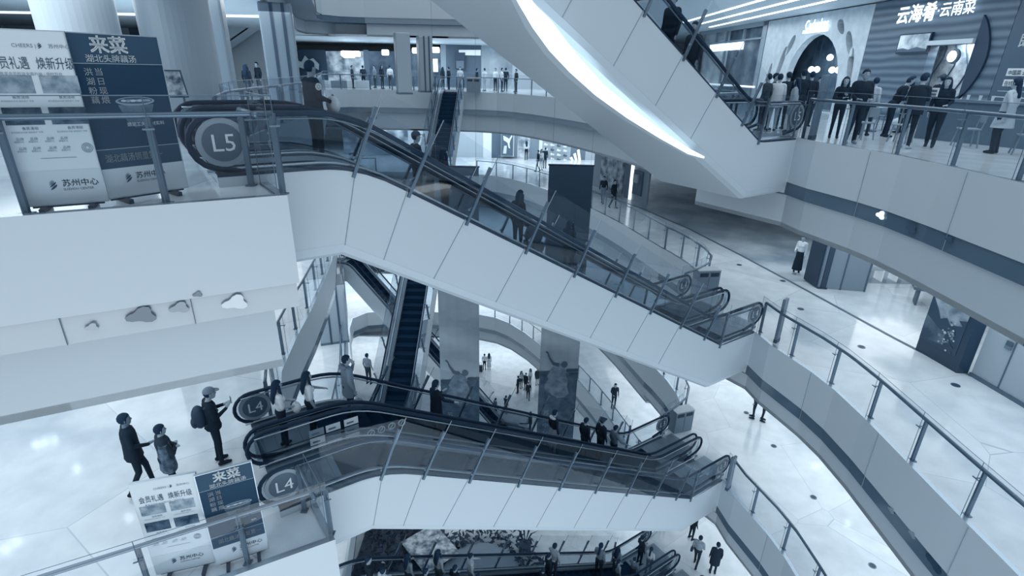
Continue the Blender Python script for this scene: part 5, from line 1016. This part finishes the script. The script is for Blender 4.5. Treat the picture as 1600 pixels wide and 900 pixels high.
# --- lower escalator L4-L3 (far lane)
F4 = lambda x, y: uz(x, y, -6)
o = person(E(-12.1, 1.95, -5.97), AE+.1, 'long haired woman in short white top and black trousers, nearest the upper L4 disc', 1.64, top=.93, bottom=.05, style='long', fem=1, short=1, det=1, armR='hold', armL='hold', shoe=.1)
carried('white_bag', 'crumpled white bag carried by the woman next to the upper L4 disc', 'bag', o, [('bag_body', 'e', (.1, .32, 1.0), (.11, .1, .14), .97), ('handle', 't', [(.05, .32, 1.12), (.1, .32, 1.18), (.15, .32, 1.12)], .008, .8)])
o = person(E(-11.5, 2.0, -5.97), AE+.05, 'long haired woman in white tee holding the rail behind the woman with a white bag', 1.63, top=.92, bottom=.08, style='long', fem=1, short=1, det=1, armL='rail')
o = person(E(-10.6, 2.2, -5.97), AE, 'man in pale grey coat with hand at his mouth on the lower escalator', 1.66, top=.5, bottom=.3, style='short', det=1, armL='face', armR='down', coat=.72, coat_t=.46, hood=.45, bulk=1.12)
carried('paper_bag', 'grey paper carrier bag hanging from the hand of the man in pale coat', 'bag', o, [('bag_body', 'b', (.26, .08, .52), (.09, .28, .3), .5), ('handle', 't', [(.26, .0, .67), (.25, .06, .8), (.26, .16, .67)], .006, .2)])
o = person(on_esc(-8.45, N2, -12), AE+.2, 'woman in long black coat with tied hair riding past the cloud picture banner', 1.66, top=.04, bottom=.06, style='tail', fem=1, coat=.6, coat_t=.03, armR='out', armL='phone', det=1)
o = person(on_esc(-4.5, N2, -12), AE, 'person with pale scarf and dark top riding in front of the second banner', 1.62, top=.1, bottom=.6, style='bob', hood=.8, fem=1, skirt=.5, skirt_t=.55)
person(on_esc(-3.25, N2-.1, -12), AE, 'man in plain black riding left of the man in a dark cap', 1.64, top=.06, bottom=.06, style='short', bulk=1.05)
person(on_esc(-2.35, N2+.05, -12), AE, 'man in black jacket and dark cap near the foot of the lower escalator', 1.72, top=.05, bottom=.08, cap=.04)
person(on_esc(-1.95, N2-.2, -12), AE-.2, 'man in grey shirt reaching for the rail near the foot of the lower escalator', 1.66, top=.38, bottom=.06, style='short', armR='out')
# --- left platform, fourth floor
p = F4(226, 766); o = person(p, EA+.1, 'man in long black coat walking left of the smaller patterned figure', 1.74, top=.04, bottom=.05, style='bob', coat=.83, coat_t=.03, legs='walk', armL='pocket', armR='hold', det=1, bulk=1.1, skin=.4)
p = F4(276, 772); o = person(p, EA+.15, 'woman in camouflage patterned padded jacket beside the man in a long black coat', 1.58, top=.22, bottom=.08, style='bob', fem=1, coat=.72, coat_t=.21, bulk=1.35, armR='cross', armL='cross', det=1)
for ch in o.children:
    if ch.name.startswith('coat'): ch.data = ch.data.copy(); ch.data.materials.clear(); ch.data.materials.append(M_noise('camouflage', .08, .38, 9, .8))
p = F4(346, 722); o = person(p, EA+.1, 'man in grey cap with backpack looking at his phone near the upper L4 disc', 1.76, top=.07, bottom=.08, cap=.42, nod=.15, armL='phone', armR='phone', det=1, bulk=1.08, coat=.9, coat_t=.06, style='short')
carried('backpack', 'black backpack worn by the man in a grey cap', 'backpack', o, [('pack_body', 'e', (0, -.2, 1.2), (.17, .13, .25), .06), ('pocket', 'e', (0, -.3, 1.1), (.11, .06, .11), .09), ('strap', 't', [(.12, -.12, 1.4), (.13, .02, 1.47), (.13, .12, 1.3), (.14, .02, 1.1), (.12, -.14, 1.02)], .018, .1)])
carried('mobile_phone', 'mobile phone held by the man in a grey cap', 'phone', o, [('case', 'b', (.0, .4, 1.36), (.075, .012, .15), .75), ('screen', 'b', (.0, .392, 1.36), (.068, .006, .14), .3)])
# --- fourth floor, right and far
p = uz(1243, 428, -6); person(p, -2.4, 'woman in white blouse and long dark skirt beside the closed grey shop block', 1.66, top=.93, bottom=.1, fem=1, style='bun', skirt=.22, skirt_t=.1, sflare=1.15, armL='down', armR='hold', shoe=.9)
for (x, y, yaw, l, kw) in ((840, 268, 3.4, 'walker with dark backpack, leftmost of the three beyond the far railing', dict(top=.08, bottom=.4, legs='walk')), (845, 266, -1.2, 'person in white top between two dark clad walkers beyond the far railing', dict(top=.93, bottom=.6, fem=1, style='long')), (851, 263, 1.9, 'person in dark clothes rightmost of the three beyond the far railing', dict(top=.15, bottom=.08)),
                           (814, 246, 1.5, 'person in white tee at the lit rack of the far sports shop', dict(top=.95, bottom=.1)), (818, 246, 1.2, 'dark haired person in black between two in white at the far sports shop', dict(top=.1, bottom=.15, style='long')), (822, 250, 1.7, 'person in white top and black trousers outside the far sports shop', dict(top=.9, bottom=.04, fem=1, style='long')),
                           (941, 318, -2.0, 'walker in dark top and grey trousers before the city picture wall', dict(top=.1, bottom=.45, legs='walk')), (957, 325, -.9, 'walker in black jacket and dark trousers nearer the curved railing', dict(top=.05, bottom=.12, legs='walk'))):
    person(uz(x, y, -6), yaw, l, 1.7, **kw)
# --- third floor and below
person(uz(577, 600, -12), 1.2, 'small grey figure seen from behind left of the long dark escalator', 1.6, top=.5, bottom=.3, style='short')
for (x, y, l, yy) in ((1176, 653, 'third floor walker of whom only dark shoes and shins show, left one', 2.6), (1190, 657, 'third floor walker of whom only dark shoes and shins show, right one', -.6)):
    person(uz(x, y, -12), yy, l, 1.7, top=.3, bottom=.1, shoe=.05)
person(uz(958, 637, -18), -1.5, 'man in black with pale hood collar and bag standing alone beyond the curved railing', 1.78, top=.05, bottom=.06, hood=.9, armR='hold', armL='down', shoe=.05)
for (x, y, z, yaw, l, kw) in ((757, 578, -24, 1.4, 'person in white top on the ground floor with a dark case, left of the pair', dict(top=.85, bottom=.1, style='short')), (764, 577, -24, 1.6, 'long haired person in pale dress on the ground floor, right of the pair', dict(top=.85, bottom=.8, style='long', fem=1, skirt=.3, skirt_t=.85)),
                              (809, 614, -24, 2.6, 'ground floor person in black at the left of the chatting group', dict(top=.08, bottom=.06)), (814, 606, -24, -1.0, 'ground floor person in pale top at the back of the chatting group', dict(top=.75, bottom=.3, style='long')), (821, 609, -24, -2.2, 'ground floor person in dark coat at the centre of the chatting group', dict(top=.05, bottom=.06, coat=.7)),
                              (828, 602, -24, -2.5, 'ground floor person in white at the right of the chatting group', dict(top=.9, bottom=.5, fem=1, style='long')), (825, 624, -24, -1.6, 'ground floor walker in dark clothes in front of the chatting group', dict(top=.14, bottom=.12, legs='walk')), (839, 601, -24, -1.2, 'ground floor person in grey coat beside the second banner edge', dict(top=.3, bottom=.5, coat=.7)),
                              (774, 650, -24, .6, 'ground floor person in grey jacket below the long railings', dict(top=.32, bottom=.25)), (790, 646, -24, .8, 'ground floor person in black jacket holding a phone', dict(top=.08, bottom=.1, armL='phone')), (828, 672, -24, .3, 'ground floor person in dark brownish coat near the lower escalator rail', dict(top=.18, bottom=.2, coat=.7, style='bob'))):
    person(uz(x, y, z), yaw, l, 1.68, **kw)
q = uz(757, 579, -24); sc2 = thing('suitcase', 'small dark suitcase beside the ground floor pair', 'suitcase', q+Vector((-.3, -.3, 0))); m = MB(); m.box(q+Vector((-.35, -.2, .35)), (.4, .26, .6), M(.05)); m.build('shell', sc2, bevel=.04); m = MB(); m.tube([q+Vector((-.45, -.2, .65)), q+Vector((-.45, -.2, .95)), q+Vector((-.25, -.2, .95)), q+Vector((-.25, -.2, .65))], .012, STEEL, 6); m.build('handle', sc2)
o = person(uz(1086, 884, -18), .9, 'person in patterned shirt striding with a dark bag on the lower right floor', 1.7, top=.55, bottom=.15, legs='walk', armR='hold', style='short', det=1, bulk=1.08)
carried('shoulder_bag', 'dark shoulder bag of the person in patterned shirt', 'bag', o, [('bag_body', 'b', (-.26, .05, .85), (.1, .3, .22), .05), ('strap', 't', [(-.24, .05, .95), (-.12, .05, 1.4), (.02, -.1, 1.42)], .012, .06)])
person(uz(1113, 895, -18), 1.3, 'person in long black coat walking at the bottom right behind the patterned shirt', 1.7, top=.05, bottom=.06, coat=.55, coat_t=.05, style='bob', det=1, shoe=.05)
person(uz(1079, 842, -18), .4, 'dark figure partly hidden by the lower escalator flank', 1.65, top=.25, bottom=.1)
# --- riders of the bottommost escalator (far lane)
E2 = [(-10.55, 2.35, .1, .7, 'short', 'leftmost of the bottom escalator riders, in a dark dress over a white collar'), (-10.3, 1.95, .93, .6, 'short', 'bottom escalator rider in white tee next to the leftmost one'), (-9.42, 2.45, .5, .2, 'long', 'bottom escalator rider in grey with long dark hair, left of the patterned table'),
      (-9.1, 1.95, .05, .05, 'bob', 'bottom escalator rider in black under the patterned table'), (-8.45, 2.5, .6, .3, 'long', 'bottom escalator rider with long hair and pale top left of the round stage'), (-8.15, 2.0, .04, .05, 'short', 'bottom escalator rider in black in front of the round stage left side'),
      (-7.4, 2.4, .75, .4, 'short', 'bottom escalator rider in pale shirt before the round stage middle'), (-7.45, 1.85, .12, .1, 'bob', 'short bottom escalator rider below the one in pale shirt'), (-4.85, 1.9, .1, .1, 'bob', 'short dark haired bottom escalator rider left of the broad black shoulders'),
      (-4.3, 2.3, .04, .05, 'short', 'broad bottom escalator rider in black'), (-3.8, 2.6, .6, .3, 'short', 'tall bottom escalator rider in grey top right of the plant'), (-1.5, 2.5, .45, .1, 'tail', 'bottom escalator rider in grey dress looking at a phone'), (-1.0, 1.95, .55, .3, 'tail', 'bottom escalator rider in grey tee with ponytail in the near row'),
      (-.55, 2.45, .4, .3, 'long', 'bottom escalator rider with long hair in the middle of the last cluster'), (-.05, 1.95, .38, .2, 'bob', 'bottom escalator rider with short bob in the near row of the last cluster'), (.85, 2.4, .05, .05, 'bob', 'person in black stepping off at the foot of the bottom escalator'), (.8, 1.85, .72, .4, 'tail', 'person in pale shirt with shoulder strap leaving the bottom escalator')]
HG = [1.62, 1.55, 1.52, 1.45, 1.63, 1.48, 1.55, 1.25, 1.3, 1.58, 1.76, 1.85, 1.5, 1.68, 1.35, 1.6, 1.5]
for k, (s, n, t1, t2, st_, l) in enumerate(E2): person(on_esc(s, n, -18), AE+(.3 if k % 3 else -.2), l, HG[k], top=t1, bottom=t2, style=st_, fem=1 if st_ in ('long', 'tail') else 0, armL='hold' if k % 2 else 'rail')
# --- far fifth floor
FP = [(540, .3, .15, 'short', 'first grey figure from the left behind the far counter blocks'), (557, .2, .1, 'bob', 'dark haired figure second from the left at the far counters'), (575, .5, .2, 'short', 'grey clad figure right of the second one at the far counters'), (586, .1, .08, 'long', 'long haired dark figure at the right end of the far counters'),
      (599, .95, .2, 'short', 'person in bright white shirt standing before the far bar'), (611, .25, .15, 'bob', 'dark figure just right of the bright white shirt'), (626, .4, .2, 'short', 'grey figure left of the first far column'), (681, .2, .15, 'long', 'figure at the left rail head of the long escalator'), (690, .04, .05, 'short', 'black clad person at the head of the long escalator'),
      (708, .75, .4, 'short', 'pale clad person just right of the long escalator head'), (734, .12, .1, 'bob', 'dark figure behind the far litter bin'), (746, .85, .7, 'short', 'person in white right of the far litter bin'), (763, .9, .05, 'short', 'person in white shirt and black trousers, first right of the bin group'),
      (773, .93, .1, 'short', 'person in white beside the first white shirt at far right'), (779, .15, .12, 'short', 'dark clad taller person right of the two white shirts'), (795, .3, .15, 'short', 'lone grey person farthest right on the far gallery')]
for k, (x, t1, t2, st_, l) in enumerate(FP): p = uz(x, 141.5, 0); p.y = 44.2+(k*37 % 5)*.5; p.x = (x-800)/835*p.y*.935+.2; person((p.x, p.y, 0), (k*1.9) % 6.2, l, 1.66+.02*(k % 5), top=t1, bottom=t2, style=st_)
# --- crowd outside the restaurant, fifth floor right
def foot(hx, hy, fy): return uz(hx+(753-hx)*(fy-hy)/(2495-hy), fy, 0)
CR_ = [(1203, 115, 205, 1.66, 2.2, dict(top=.3, bottom=.12, style='short'), 'queueing person in grey just right of the escalator foot'), (1213, 117, 203, 1.68, -.5, dict(top=.12, bottom=.1, style='short'), 'dark haired person second in the queue by the escalator foot'),
       (1221, 114, 205, 1.66, 1.0, dict(top=.85, bottom=.75, style='short', coat=.75, coat_t=.85), 'person in long white coat in the queue'), (1235, 110, 202, 1.72, 1.6, dict(top=.1, bottom=.12, style='short', armR='out'), 'person in black behind the long white coat'),
       (1247, 124, 207, 1.56, 2.5, dict(top=.6, bottom=.45, style='long', fem=1, coat=.6, coat_t=.62), 'long haired person in pale loose coat near the escalator foot'), (1259, 106, 203, 1.8, 1.4, dict(top=.03, bottom=.04, bulk=1.2, style='short', det=1), 'broad man in black seen from behind left of the wide totem'),
       (1272, 108, 200, 1.76, 1.2, dict(top=.06, bottom=.08, style='bob', bulk=1.1), 'dark clothed person just behind the broad man in black'), (1283, 122, 198, 1.6, -1.6, dict(top=.6, bottom=.2, style='short'), 'grey shirted person behind the wide grey totem')]
for (x, y, fy, h, yaw, kw, l) in CR_: person(foot(x, y, fy), yaw, l, h, **kw)
person(foot(1324, 120, 216), -2.0, 'long haired woman in black reading a phone left of the tall man', 1.62, top=.04, bottom=.05, style='long', fem=1, armL='phone', armR='cross', det=1, bulk=1.1)
person(foot(1355, 110, 224), -1.75, 'tall man in black sweater facing the railing', 1.8, top=.02, bottom=.03, style='short', armL='hold', armR='hold', det=1, bulk=1.22, skin=.5, shoe=.5, legs='lean', wide=1.15)
person(foot(1371, 122, 212), .6, 'person in pale top behind the tall man in black', 1.62, top=.72, bottom=.15, style='bob', fem=1)
person(foot(1404, 132, 214), -.3, 'person with shoulder length hair and black jacket leaning over the table', 1.68, top=.03, bottom=.04, style='bob', leanf=.4, armR='hold', armL='hold', det=1, bulk=1.15)
o = person(foot(1441, 126, 232), .5, 'young man in dark blazer and pale shoes holding a white menu', 1.74, top=.1, bottom=.05, style='short', armR='phone', armL='hold', coat=.82, coat_t=.08, det=1, shoe=.7, leanf=.12)
carried('menu_card', 'white printed menu held by the young man in dark blazer', 'menu', o, [('card', 'b', (.03, .47, 1.33), (.34, .02, .2), .95), ('photo_strip', 'b', (.03, .455, 1.36), (.28, .01, .05), .3), ('photo_strip', 'b', (.03, .455, 1.28), (.28, .01, .05), .35)])
person(foot(1481, 130, 230), -2.3, 'long haired woman in dark sweater walking right of the young man in blazer', 1.66, top=.04, bottom=.1, style='long', fem=1, legs='walk', armL='hold', det=1, wide=1.25, bulk=1.1)
person(foot(1474, 120, 212), 1.7, 'person in dark cap behind the long haired woman in dark sweater', 1.74, top=.08, bottom=.08, cap=.03)
person(foot(1424, 132, 208), 2.2, 'person with grey top seen between the young man and the lit doorway', 1.55, top=.5, bottom=.2, style='bob')
person(foot(1592, 124, 240), 1.9, 'woman in pale long coat and wide dark trousers at the right picture edge', 1.68, top=.72, bottom=.1, style='tail', fem=1, coat=.62, coat_t=.7, flare=1.35, armL='swing', det=1, wide=1.5, legs='lean')
bg_ = thing('shopping_bag', 'crumpled pale shopping bag on the floor between the cafe chairs', 'bag', uz(1402, 200, 0)); q = uz(1402, 203, 0); m = MB(); m.ell(q+Vector((0, 0, .2)), (.28, .18, .2), M(.75), 12, 8); m.build('bag_body', bg_, smooth=True); m = MB(); m.tube([q+Vector((-.1, 0, .38)), q+Vector((0, 0, .48)), q+Vector((.1, 0, .38))], .01, M(.4), 6); m.build('handle', bg_)
for (x, y, l) in ((1357, 205, 'small round table behind the tall man in black'), (1452, 200, 'small round table beside the lit doorway')):
    q = uz(x, y, 0); t = thing('cafe_table', l, 'table', q); m = MB(); m.tube([q+Vector((0, 0, .72)), q+Vector((0, 0, .75))], .36, M(.55), 24); m.build('table_top', t); m = MB(); m.tube([q, q+Vector((0, 0, .72))], .03, STEEL, 8); m.build('leg', t); m = MB(); m.tube([q, q+Vector((0, 0, .03))], .22, STEEL, 16); m.build('base', t)
